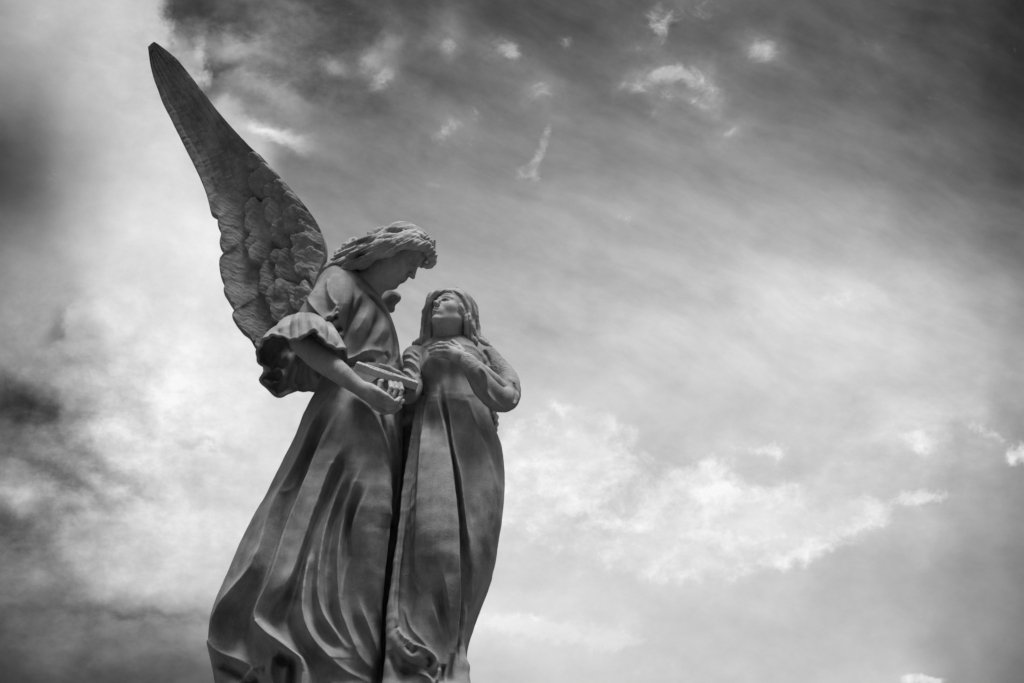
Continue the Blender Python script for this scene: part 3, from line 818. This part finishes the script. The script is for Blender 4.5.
def whair_post(V, Q):
    N = vnormals(V, Q); px, py = proj(V)
    q = (V - W_HEAD) @ wM.T / W_SIZE
    ang = np.arctan2(q[:, 0], q[:, 2])
    g = noise(np.stack([px/2.2, py/16, V[:, 1]*10], 1))
    r = np.hypot(px-449, np.minimum(py-314, 0)*.85)
    rg = 1 - 2*np.abs(noise(np.stack([r/2.1, py/26+px/60, V[:, 1]*8], 1)))
    rg2 = 1 - 2*np.abs(noise(np.stack([r/1.2+7, py/18, V[:, 1]*8], 1)))
    return V + N*(g*.0010 + rg*.0040 + rg2*.0018)[:, None]
lo, hi = wbox([(405, 276, -.35), (500, 365, -.35), (405, 365, .3), (500, 276, .3)], .05)
sculpt('hair', whair_f, lo, hi, .0028, M_HAIR, woman,
    [([(458, 296), (466, 308), (469, 322), (470, 334)], -2.4, 1.6, 1.6), ([(463, 294), (472, 308), (475, 325)], -2, 1.5, 1.5),
     ([(430, 303), (427, 318), (425, 335)], -2, 1.4, 1.4), ([(452, 290), (462, 299)], -1.8, 1.4, 1.4)], whair_post)

dress_rows = [
    (800, 384, 476, 0, .22), (740, 384, 474, 0, .23), (690, 386, 471, 0, .23), (660, 388, 466, 0, .23), (633, 390, 470, 0, .23), (604, 394, 480, 0, .235),
    (580, 398, 489, 0, .24), (555, 401, 496, 0, .24), (530, 405, 500, 0, .235), (505, 408, 503, 0, .225), (482, 411, 504, 0, .21), (460, 414, 502, 0, .20),
    (438, 417, 497, 0, .185), (415, 420, 491, 0, .175), (392, 420, 486, 0, .17), (372, 419, 486, 0, .17), (358, 420, 486, 0, .155), (348, 424, 482, 0, .12), (340, 432, 472, 0, .07)]
dress_f = union([
    loft(dress_rows, 2.2),
    (blob(438, 366, -.12, 13, 16, 12), .06), (blob(462, 366, -.11, 13, 16, 12), .06),
    (chain([(436, 455, -.12, 18), (430, 510, -.20, 18), (434, 556, -.22, 15), (432, 640, -.12, 14)], .1, 2), .08),
    (chain([(478, 450, -.02, 18), (478, 520, -.06, 16)], .1), .06),
    # left arm sleeve
    (chain([(482, 357, -.02, 12), (497, 369, -.05, 12), (508, 384, -.10, 12), (507, 399, -.17, 12), (496, 398, -.21, 12.5), (484, 386, -.25, 12), (474, 371, -.27, 10), (467, 362, -.265, 8)], .02, 2), .012),
    # left over fold hanging beside the gap
    (chain([(421, 400, -.10, 4), (415, 440, -.13, 5), (409, 480, -.15, 5.5), (404, 530, -.17, 6), (398, 580, -.18, 7), (394, 620, -.2, 8), (396, 650, -.2, 10), (392, 700, -.2, 12)], .02, 2), .012),
    # hem scroll
    (chain([(398, 640, -.22, 8), (410, 652, -.26, 9), (424, 658, -.29, 9), (432, 664, -.30, 7)], .02, 2), .015),
    (chain([(420, 690, -.25, 14), (400, 700, -.22, 16)], .02), .04),
    (chain([(459, 650, -.10, 5), (462, 668, -.14, 7), (462, 690, -.16, 10)], .02), .03), (blob(450, 694, -.2, 14, 14, 10), .03),
    # right arm sleeve
    (chain([(414, 358, -.05, 9.5), (413, 372, -.09, 10), (412, 388, -.14, 10.5), (408, 395, -.19, 9.5), (403, 391, -.24, 8.5), (399, 384, -.27, 7.6)], .02, 2), .012),
    (chain([(434, 350, -.03, 9), (414, 356, -.05, 8.5)], .02), .04),
    (chain([(466, 350, -.03, 10), (484, 358, -.03, 11)], .02), .04),
], .05)
W_FOLDS = [
    [(425, 372, 0), (424, 400, -3), (416, 450, -7), (412, 485, -8), (409, 525, -8), (405, 580, -8), (403, 604, -8), (407, 622, -6), (418, 640, -4)],
    [(429, 375, 0), (426, 400, 3), (421, 447, 4), (418, 480, 3), (416, 520, 2), (415, 570, 1), (414, 600, 1)],
    [(431, 395, -1), (430, 430, -2), (427, 455, -1)],
    [(434, 366, 1), (438, 388, 4), (439, 400, 5), (445, 427, 6), (451, 467, 7), (456, 510, 8), (457, 540, 8), (458, 597, 8), (455, 645, 6), (452, 690, 4)],
    [(438, 370, -1), (441, 390, -3), (444, 404, -5), (449, 430, -6), (455, 467, -7), (460, 510, -7), (461.5, 545, -7), (462, 600, -8), (459, 650, -8), (456, 690, -5)],
    [(440, 366, 1), (445, 390, 3), (450, 420, 4), (453, 447, 5), (460, 476, 6), (464, 515, 7), (467, 541, 7), (471, 563, 7), (478, 577, 4)],
    [(450, 385, -1), (455, 417, -2), (460, 447, -2), (466, 476, -2), (472, 515, -2), (477, 541, -2), (483, 560, -1)],
    [(456, 370, 1), (462, 388, 3), (470, 411, 4), (478, 433, 4), (488, 459, 4), (496, 486, 4), (499, 508, 3), (499, 530, 2)],
    [(465, 385, -1), (474, 408, -2), (484, 433, -2), (492, 455, -1)],
    [(431, 548, 0), (437, 556, 5), (443, 575, 6), (448, 615, 7), (452, 650, 4)],
    [(428, 555, 0), (433, 562, -4), (439, 582, -5), (444, 615, -6), (448, 650, -4)],
    [(428, 580, 0), (432, 600, 2), (438, 625, 3), (444, 650, 2)],
    [(466, 590, -2), (466, 615, 3), (462, 640, 4), (459, 665, 3)],
    [(475, 590, 0), (471, 610, -2), (466, 636, -3), (463, 660, -2)],
]
W_STROKES = [
    ([(427, 352), (424, 370), (423, 395), (419, 447), (415, 480)], 3, 2, 2, (.1, .15)),
    ([(412, 449), (409, 478), (405, 523), (400, 575), (397, 628)], 2.5, 2, 2, (.1, .05)),
    ([(397, 628), (404, 638), (413, 643), (426, 650), (436, 659), (435, 668), (428, 673)], 4, 2.4, 2, (.05, .1)),
    ([(428, 656), (431, 662), (427, 668)], -4.5, 2, 2),
    ([(406, 645), (412, 652), (418, 646)], -3.5, 2.4, 2.4),
    ([(390, 650), (398, 668), (412, 672)], -5, 4, 4),
    ([(410, 572), (413, 583), (419, 594)], 1.5, 1.6, 1.6),
    ([(402, 602), (410, 626), (424, 643), (431, 652)], 2.2, 1.6, 1.8),
    ([(465, 600), (463, 625), (456, 650)], 2, 3, 3),
    ([(470, 606), (464, 632), (460, 656)], -2.5, 2, 2),
    ([(454, 654), (452, 668), (450, 683)], -5, 3, 3),
    ([(440, 668), (436, 683)], 3, 2, 2), ([(444, 664), (442, 683)], -4, 2, 2),
    # left sleeve
    ([(479, 366), (486, 376), (488, 392), (494, 404)], 2.4, 2, 2.4, (.15, .2)),
    ([(485, 390), (498, 404), (509, 410)], 2, 2, 2), ([(508, 378), (517, 386), (518, 399), (512, 410)], 2.2, 2, 1.6),
    ([(513, 383), (516, 392), (514, 403)], -2, 1.6, 1.6),
    ([(466, 372), (478, 388), (490, 402)], -1.2, 3, 3),
    # right sleeve
    ([(401, 362), (410, 362), (418, 369), (421, 378)], 2.8, 1.7, 1.7), ([(400, 357), (410, 355), (418, 362)], 2.0, 1.7, 1.7),
    ([(400, 366), (409, 367), (416, 375)], -2.8, 1.5, 1.5), ([(399, 371), (408, 372), (415, 380)], 2.4, 1.6, 1.6),
    ([(402, 377), (408, 380), (412, 386)], -2.4, 1.5, 1.5), ([(405, 392), (409, 388), (410, 396)], 2.4, 1.5, 1.5),
    ([(403, 388), (406, 394)], -3, 1.5, 1.5), ([(412, 350), (420, 358), (423, 372)], 2.2, 2, 1.5),
    # neckline
    ([(424, 347), (432, 343), (444, 342)], 1.4, 1.6, 1.6), ([(462, 344), (474, 348), (482, 356)], 1.4, 1.6, 1.6),
    ([(484, 350), (488, 358), (490, 366)], -2, 1.6, 1.6),
]
def dress_post(V, Q):
    N = vnormals(V, Q)
    back = np.clip((V[:, 1] - (Y0 + .02)) / .1, 0, 1)
    ang = np.arctan2(V[:, 0] + .22, V[:, 1] - Y0)
    V = V + N * (np.sin(ang*8 + noise(V*3)) * back * .012 * np.clip((4.8 - V[:, 2]) / 1.2, 0, 1))[:, None]
    px, py = proj(V)
    lace = np.exp(-(((px-466)/9)**2 + ((py-357)/7)**2)) + np.exp(-(((px-499)/8)**2 + ((py-366)/12)**2))
    return V + N * (noise(V*28)*.0016 + noise(V*9+3.3)*.0012 + noise(V*190)*.0022*np.clip(lace, 0, 1))[:, None]
lo, hi = wbox([(370, 325, -.42), (535, 325, .35), (370, 800, -.42), (535, 800, .35)], .05)
lo[2] = 2.70
dress_all = lambda P: smax(dress_f(P), -(P[:, 2] - 2.752), .005)
sculpt('dress', dress_all, lo, hi, .0048, M_ROBE, woman, W_STROKES, dress_post, sm=2, gain=1.7, maps=[fold_map(W_FOLDS, 380, 520, 350, 700, blur=.6)])

# ================================================================== tablet
tl, tr = W(355, 366, -.335), W(417, 386.5, -.29)
tx = (tr - tl); TL = np.linalg.norm(tx); tx /= TL
tn = np.cross(np.array([0, 1.0, .52]), tx); tn = tn/np.linalg.norm(tn)
if tn[2] < 0: tn = -tn
ty = np.cross(tn, tx)
tM = np.stack([tx, ty, tn])
tc = (tl + tr)/2 + ty*.045*(1 if ty[1] > 0 else -1)
tab = lambda P: smin(box(P, tc, (TL/2, .05, .0155), tM, .003), box(P, tc + tn*.016, (TL/2-.004, .044, .004), tM, .002), .002)
sculpt('tablet', tab, tc - .25, tc + .25, .0028, stone('pale_stone', .36, 12.3, .25, .75), root, [([(368, 366), (396, 376)], -.8, 1, 1)], sm=0)

# ================================================================== plinth and ground
import bmesh
def boxes(name, specs, mat, **props):
    bm = bmesh.new()
    for (cx, cy, z0, z1, hx, hy) in specs:
        r = bmesh.ops.create_cube(bm, size=1)
        for v in r['verts']:
            v.co.x = cx + v.co.x*2*hx; v.co.y = cy + v.co.y*2*hy; v.co.z = (z0+z1)/2 + v.co.z*(z1-z0)
    bmesh.ops.bevel(bm, geom=bm.edges[:], offset=.012, segments=2, affect='EDGES')
    me = bpy.data.meshes.new(name); bm.to_mesh(me); bm.free(); me.materials.append(mat)
    o = bpy.data.objects.new(name, me); C.objects.link(o)
    for k, v in props.items(): o[k] = v
    return o
cx = -.45
boxes('pedestal', [(cx, 5.02, 0, .25, .95, .75), (cx, 5.02, .252, .45, .85, .65), (cx, 5.02, .452, 2.45, .72, .50), (cx, 5.02, 2.452, 2.60, .80, .55), (cx, 5.02, 2.602, 2.75, .72, .46)],
      M_ROBE, label='tall moulded stone pedestal under the statue', category='pedestal')
gm = bpy.data.materials.new('ground_gravel'); gm.use_nodes = True
nt = gm.node_tree; bs = nt.nodes['Principled BSDF']; bs.inputs['Roughness'].default_value = .95
nz_ = nt.nodes.new('ShaderNodeTexNoise'); nz_.inputs['Scale'].default_value = 6; nz_.inputs['Detail'].default_value = 8
rp = nt.nodes.new('ShaderNodeValToRGB'); rp.color_ramp.elements[0].color = (.05, .05, .05, 1); rp.color_ramp.elements[1].color = (.12, .12, .12, 1)
tcn = nt.nodes.new('ShaderNodeTexCoord'); nt.links.new(tcn.outputs['Object'], nz_.inputs['Vector'])
nt.links.new(nz_.outputs[0], rp.inputs[0]); nt.links.new(rp.outputs[0], bs.inputs['Base Color'])
me = bpy.data.meshes.new('ground'); me.from_pydata([(-3000, -3000, 0), (3000, -3000, 0), (3000, 3000, 0), (-3000, 3000, 0)], [], [(0, 1, 2, 3)])
me.materials.append(gm); g = bpy.data.objects.new('ground', me); C.objects.link(g); g['kind'] = 'structure'

# ================================================================== sky
#SKY#
wd = bpy.data.worlds.new('World'); bpy.context.scene.world = wd; wd.use_nodes = True
SUN_EL, SUN_AZ = math.radians(74), math.radians(148)   # azimuth clockwise from +Y
WN = wd.node_tree.nodes; WL = wd.node_tree.links
class X:
    """a float socket with arithmetic"""
    def __init__(s, sock): s.s = sock
    @staticmethod
    def op(o, *a, clamp=False):
        n = WN.new('ShaderNodeMath'); n.operation = o; n.use_clamp = clamp
        for i, v in enumerate(a):
            if isinstance(v, X): WL.new(v.s, n.inputs[i])
            else: n.inputs[i].default_value = float(v)
        return X(n.outputs[0])
    def __add__(s, o): return X.op('ADD', s, o)
    __radd__ = __add__
    def __sub__(s, o): return X.op('SUBTRACT', s, o)
    def __rsub__(s, o): return X.op('SUBTRACT', o, s)
    def __mul__(s, o): return X.op('MULTIPLY', s, o)
    __rmul__ = __mul__
    def __truediv__(s, o): return X.op('DIVIDE', s, o)
    def __pow__(s, o): return X.op('POWER', s, o)
def sstep(x, a, b):
    n = WN.new('ShaderNodeMapRange'); n.interpolation_type = 'SMOOTHSTEP'
    WL.new(x.s, n.inputs['Value']); n.inputs['From Min'].default_value = a; n.inputs['From Max'].default_value = b
    return X(n.outputs[0])
def lerp(a, b, t): return a + (b - a) * t
def vec(x, y, z):
    n = WN.new('ShaderNodeCombineXYZ')
    for i, v in enumerate((x, y, z)):
        if isinstance(v, X): WL.new(v.s, n.inputs[i])
        else: n.inputs[i].default_value = v
    return n.outputs[0]
def fbm(v, scale, det=6, rough=.55, dist=0, lac=2.0):
    n = WN.new('ShaderNodeTexNoise'); WL.new(v, n.inputs['Vector'])
    n.inputs['Scale'].default_value = scale; n.inputs['Detail'].default_value = det
    n.inputs['Roughness'].default_value = rough; n.inputs['Distortion'].default_value = dist; n.inputs['Lacunarity'].default_value = lac
    return X(n.outputs[0]) - .5
tc = WN.new('ShaderNodeTexCoord')
def dotc(v):
    n = WN.new('ShaderNodeVectorMath'); n.operation = 'DOT_PRODUCT'; WL.new(tc.outputs['Generated'], n.inputs[0]); n.inputs[1].default_value = tuple(v)
    return X(n.outputs['Value'])
a_, b_, c_ = dotc(RT), dotc(UP), dotc(FW)
elev = dotc((0, 0, 1))
cc_ = X.op('MAXIMUM', c_, .12)
x0 = a_ / cc_ * F_PX/100 + 5.12          # hundreds of units across the part of the sky behind the statue
y0 = 3.415 - b_ / cc_ * F_PX/100
front = sstep(c_, .35, .75)
V0 = vec(x0, y0, 0.0)
w1 = fbm(V0, .55, 2, .5); w2 = fbm(vec(x0, y0, 7.3), .55, 2, .5)
w3 = fbm(vec(x0, y0, 3.1), 1.9, 6, .62); w4 = fbm(vec(x0, y0, 11.7), 1.9, 6, .62)
# calm in the upper right, broken in the cumulus zones
def blobm(cx, cy, rx, ry, rot=0.0, x=None, y=None, p=1.0):
    x = x0 if x is None else x; y = y0 if y is None else y
    c, s_ = math.cos(math.radians(rot)), math.sin(math.radians(rot))
    dx = x - cx/100; dy = y - cy/100
    u = (dx*c + dy*s_) * (100/rx); v = (dy*c - dx*s_) * (100/ry)
    return X.op('EXPONENT', (u*u + v*v) * -1.0)
rough_m = X.op('ADD', blobm(40, 470, 130, 120) + blobm(250, 40, 110, 80) + blobm(640, 520, 260, 110) + blobm(930, 430, 130, 60), .22, clamp=True)
xw = x0 + w1*.55 + w3*.75*rough_m
yw = y0 + w2*.55 + w4*.75*rough_m
ROWS = [
 (-60,  [(-60, 0.600), (60, 0.750), (150, 0.700), (185, 0.450), (260, 0.420), (340, 0.300), (450, 0.280), (600, 0.280), (750, 0.300), (900, 0.260), (1040, 0.200)]),
 (15,  [(-20, 0.600), (50, 0.740), (110, 0.800), (156, 0.780), (172, 0.270), (250, 0.340), (330, 0.280), (440, 0.300), (560, 0.310), (700, 0.350), (800, 0.370), (880, 0.320), (960, 0.230), (1030, 0.142)]),
 (80,  [(-20, 0.620), (30, 0.660), (90, 0.780), (150, 0.820), (200, 0.800), (212, 0.400), (270, 0.420), (330, 0.385), (450, 0.405), (600, 0.425), (720, 0.445), (860, 0.405), (950, 0.305), (1030, 0.178)]),
 (160,  [(-20, 0.600), (25, 0.660), (75, 0.760), (120, 0.830), (180, 0.870), (250, 0.800), (285, 0.500), (350, 0.505), (480, 0.535), (600, 0.555), (720, 0.555), (850, 0.505), (950, 0.415), (1030, 0.262)]),
 (230,  [(-20, 0.580), (40, 0.660), (90, 0.800), (140, 0.900), (250, 0.920), (330, 0.590), (450, 0.610), (560, 0.660), (660, 0.680), (760, 0.690), (860, 0.650), (950, 0.570), (1030, 0.430)]),
 (300,  [(-20, 0.520), (30, 0.620), (60, 0.700), (110, 0.870), (220, 0.920), (400, 0.700), (500, 0.720), (600, 0.740), (700, 0.770), (790, 0.840), (860, 0.870), (940, 0.810), (1000, 0.656), (1030, 0.576)]),
 (360,  [(-20, 0.540), (50, 0.620), (75, 0.740), (120, 0.870), (220, 0.910), (400, 0.760), (540, 0.770), (640, 0.810), (760, 0.830), (880, 0.850), (960, 0.770), (1030, 0.632)]),
 (410,  [(-20, 0.400), (50, 0.500), (72, 0.680), (110, 0.850), (220, 0.890), (400, 0.840), (520, 0.820), (600, 0.820), (700, 0.790), (800, 0.790), (900, 0.820), (980, 0.760), (1030, 0.660)]),
 (460,  [(-20, 0.420), (40, 0.520), (80, 0.640), (120, 0.740), (170, 0.850), (250, 0.890), (500, 0.860), (600, 0.860), (632, 0.790), (650, 0.750), (720, 0.810), (800, 0.790), (900, 0.820), (980, 0.680), (1030, 0.580)]),
 (520,  [(-20, 0.420), (50, 0.540), (90, 0.720), (140, 0.840), (250, 0.870), (480, 0.850), (580, 0.820), (660, 0.840), (780, 0.850), (860, 0.810), (905, 0.790), (980, 0.640), (1030, 0.540)]),
 (575,  [(-20, 0.360), (50, 0.540), (90, 0.740), (150, 0.800), (220, 0.820), (480, 0.840), (600, 0.830), (700, 0.840), (780, 0.820), (840, 0.740), (900, 0.700), (980, 0.570), (1030, 0.480)]),
 (630,  [(-20, 0.260), (50, 0.360), (120, 0.430), (200, 0.540), (300, 0.620), (470, 0.890), (560, 0.870), (620, 0.840), (680, 0.800), (780, 0.780), (880, 0.750), (960, 0.600), (1030, 0.460)]),
 (690,  [(-20, 0.150), (80, 0.250), (200, 0.380), (320, 0.500), (470, 0.780), (560, 0.820), (700, 0.790), (850, 0.780), (900, 0.790), (960, 0.580), (1030, 0.400)]),
]
xn = (xw + .6) / 11.4                    # -60..1080 -> 0..1
base = None
for i, (ry, stops) in enumerate(ROWS):
    n = WN.new('ShaderNodeValToRGB'); cr = n.color_ramp; cr.interpolation = 'EASE'
    pos = [min(max((sx + 60)/1140, 0), 1) for sx, _ in stops]
    while len(cr.elements) < len(stops): cr.elements.new(.5)
    for e, p_, (_, v) in zip(cr.elements, pos, stops): e.position = p_; e.color = (v, v, v, 1)
    WL.new(xn.s, n.inputs[0]); val = X(n.outputs[0])
    if i == 0: base = val
    else: base = lerp(base, val, sstep(yw, ROWS[i-1][0]/100, ry/100))
# streaky high cloud, running down to the right, fanning slightly
ca, sa = math.cos(math.radians(24)), math.sin(math.radians(24))
sx_ = x0*ca + y0*sa; sy_ = y0*ca - x0*sa
st = fbm(vec(sx_*.30 + w1*.5, sy_*1.15 + w2*.6, 2.0), 1.5, 7, .58)
st2 = fbm(vec(sx_*.7 + w1*.5, sy_*1.6 + w2*.6, 5.0), 2.3, 7, .6)
streak_m = (1.0 - X.op('MULTIPLY', blobm(100, 200, 130, 300), .9)) * (1.0 - sstep(y0, 3.0, 4.6)*.75)
# cumulus texture
bil = fbm(vec(x0 + w1*.6, y0*1.25 + w2*.6, 4.0), 1.1, 9, .60, .3)
fine = fbm(vec(x0*.8, y0*1.5, 9.0), 3.2, 8, .62, .2)
cum_m = X.op('MINIMUM', blobm(50, 470, 150, 130) + blobm(150, 640, 220, 60)*.7 + blobm(250, 50, 110, 70)*1.1 + blobm(700, 500, 260, 80)*.5 + blobm(950, 430, 110, 50)*.6 + blobm(120, 400, 150, 90)*.3, 1.1)
bil2 = fbm(vec(x0 + w1*.6, y0*1.5 + w2*.6, 14.0), .62, 9, .60, .25)
crisp = sstep(bil2 + fine*.22, -.04, .10) - .5
cr_m = blobm(700, 500, 230, 75, -8) + blobm(560, 440, 90, 60) + blobm(930, 440, 100, 50)*.6 + blobm(560, 630, 120, 35)*.8
v = base + st*.24*streak_m + st2*.14*streak_m + bil*.45*cum_m + fine*.26*(cum_m + .10)
grain = fbm(vec(x0 + w3*.12, y0*1.1 + w4*.12, 21.0), 2.4, 10, .66, .15)
big = fbm(vec(x0 + w3*.10, y0*1.2 + w4*.10, 33.0), .95, 10, .62, .2)
def spots(L, x, y):
    t = None
    for q in L:
        e = blobm(q[0], q[1], q[2], q[3], q[4], x, y) * q[5]
        t = e if t is None else t + e
    return t
xa, ya = x0 + w3*.42 + grain*.22, y0 + w4*.42 + fine*.3
v = v - blobm(0, 165, 80, 72, 12) * .36
v = v + spots([(28, 408, 50, 20, 12, -.20), (62, 478, 52, 13, 36, -.24), (112, 474, 44, 9, 28, -.20), (15, 525, 34, 16, 0, -.12), (62, 322, 24, 9, -60, -.15), (205, 445, 22, 5, 10, -.10), (150, 615, 90, 7, 4, -.10), (60, 360, 60, 8, 0, -.06),
               (22, 502, 26, 13, 0, .14), (68, 505, 16, 9, 0, .10), (100, 440, 40, 16, 20, .08), (90, 580, 60, 9, 0, .05), (70, 315, 8, 16, 20, .14),
               (242, 48, 34, 16, 8, .30), (262, 88, 50, 15, 24, .24), (300, 22, 46, 20, 10, .16), (222, 108, 20, 20, 30, .22), (275, 132, 34, 9, 14, .34), (335, 62, 18, 11, 0, .22), (372, 62, 10, 14, -40, .20), (392, 48, 12, 22, 10, .18), (380, 78, 16, 5, -30, .20), (450, 20, 22, 24, 10, .12),
               (200, 12, 20, 18, 0, -.05), (212, 68, 22, 7, 0, -.16), (350, 20, 26, 16, 0, -.05)], xa, ya)
left = blobm(60, 460, 200, 150)
v = v + grain*.42*left + big*.30*left + grain*.35*blobm(290, 60, 140, 70) + grain*.11
# fair-weather banks low down on the right: crisp tops, soft bases
bank = spots([(560, 455, 78, 34, 6, 1.0), (520, 500, 70, 40, 0, .8), (690, 478, 44, 16, -20, .8), (715, 515, 110, 32, -8, 1.0), (800, 545, 90, 22, -16, .8), (860, 508, 70, 14, -14, .7), (930, 498, 26, 7, 0, .6), (640, 560, 90, 30, 0, .6), (545, 628, 74, 15, 4, 1.0), (620, 640, 40, 10, 0, .6),
              (920, 440, 26, 12, 0, .6), (965, 425, 40, 10, 20, .4), (1015, 458, 16, 12, 0, .7), (770, 450, 22, 9, 0, .5), (590, 418, 40, 10, 14, .5), (925, 681, 26, 6, 0, 1.0), (850, 296, 90, 20, -8, .30), (750, 322, 70, 16, -14, .30)], x0 + w3*.28, y0 + w4*.28)
edge = sstep(bank*.9 + grain*1.5 + big*.5, .26, .72)
v = lerp(v, X.op('MAXIMUM', v + .05, .895 + grain*.50 + big*.30 + fine*.15), edge * .92)
# small ragged white puffs high up
puffn = fbm(vec(x0 + w3*.25, y0*1.15 + w4*.25, 6.6), 4.2, 10, .70, .5)
PUFFS = [(636, 88, 15, 7, 0, .8), (660, 77, 22, 7, -14, .95), (690, 76, 22, 9, 12, .95), (713, 93, 11, 12, 0, .95), (698, 104, 14, 6, 30, .6), (668, 95, 12, 10, 0, .45), (662, 120, 20, 9, 20, .35), (757, 46, 17, 13, -40, .8), (770, 52, 12, 8, 0, .6), (730, 134, 15, 6, -20, .75),
         (505, 47, 20, 8, 10, .8), (512, 52, 10, 7, 0, .5), (545, 89, 18, 9, 0, .6), (536, 95, 10, 12, 40, .3), (660, 15, 24, 16, -50, .55), (662, 32, 8, 12, 10, .5), (700, 12, 22, 16, -30, .45), (640, 47, 14, 5, 0, .45), (448, 46, 10, 8, 0, .8), (450, 130, 26, 10, -30, .5),
         (548, 132, 5, 14, 20, .7), (538, 158, 6, 20, 25, .75), (522, 172, 12, 8, -30, .6), (536, 178, 7, 7, 0, .7), (566, 42, 24, 8, 0, .42), (930, 98, 12, 9, -40, .42), (1015, 50, 7, 6, 0, .45), (975, 45, 24, 12, 20, .25), (885, 45, 26, 10, 0, .22), (380, 145, 30, 8, 10, .2)]
pm = spots(PUFFS, x0 + w3*.13, y0 + w4*.13)
pd = sstep(pm*.85 + puffn*1.9, .16, .98) * X.op('MINIMUM', pm*2.2, 1.0)
v = v + X.op('MINIMUM', spots([q[:2] + (q[2]*1.7, q[3]*1.9) + q[4:] for q in PUFFS[:20]], x0 + w3*.3, y0 + w4*.3), 1.0)*(.09 + grain*.25)
v = lerp(v, X.op('MAXIMUM', v + .14, .74 + puffn*.5), pd * .85)
v = X.op('MINIMUM', X.op('MAXIMUM', v, .07), .985)
# overcast dome outside that patch: brighter to the zenith, darker to the horizon
dome = .12 + .93 * sstep(elev, .30, 1.0) + bil*.1
dome_l = dome * dome * 2.0
lin = X.op('POWER', v, 2.2)
inside = front * (1.0 - sstep(y0, 7.2, 9.5)) * sstep(y0, -3.6, -.6) * sstep(x0, -4.5, -1.0) * (1.0 - sstep(x0, 11.2, 14.5))
tot = lerp(dome_l, lin, inside)
sky = WN.new('ShaderNodeTexSky'); sky.sky_type = 'NISHITA'; sky.sun_disc = False
sky.sun_elevation = SUN_EL; sky.sun_rotation = SUN_AZ
bw = WN.new('ShaderNodeRGBToBW'); WL.new(sky.outputs[0], bw.inputs[0])
# the clear air between the clouds
tot = tot * 9.4 + X(bw.outputs[0]) * .10
cmb = WN.new('ShaderNodeCombineColor')
for k in range(3): WL.new(tot.s, cmb.inputs[k])
bg = WN['Background']; WL.new(cmb.outputs[0], bg.inputs[0]); bg.inputs[1].default_value = 0.1
wd.cycles.sampling_method = 'MANUAL'; wd.cycles.sample_map_resolution = 1024
#SKYEND#
sun = bpy.data.lights.new('sun', 'SUN'); sun.energy = 4.8; sun.angle = math.radians(20); sun.color = (1, 1, 1)
so = bpy.data.objects.new('sun', sun); C.objects.link(so)
sd = np.array([math.sin(SUN_AZ)*math.cos(SUN_EL), math.cos(SUN_AZ)*math.cos(SUN_EL), math.sin(SUN_EL)])
from mathutils import Vector
so.rotation_euler = Vector(sd).to_track_quat('Z', 'Y').to_euler()

# ================================================================== camera
cam = bpy.data.cameras.new('camera'); cam.sensor_width = 36; cam.lens = F_PX*36/1024; cam.clip_end = 10000
co = bpy.data.objects.new('camera', cam); C.objects.link(co)
co.location = CAM; co.rotation_euler = (math.radians(90)+PITCH, 0, 0)
sc = bpy.context.scene; sc.camera = co
sc.view_settings.view_transform = 'Standard'; sc.view_settings.look = 'None'; sc.view_settings.gamma = 1; sc.view_settings.exposure = 0
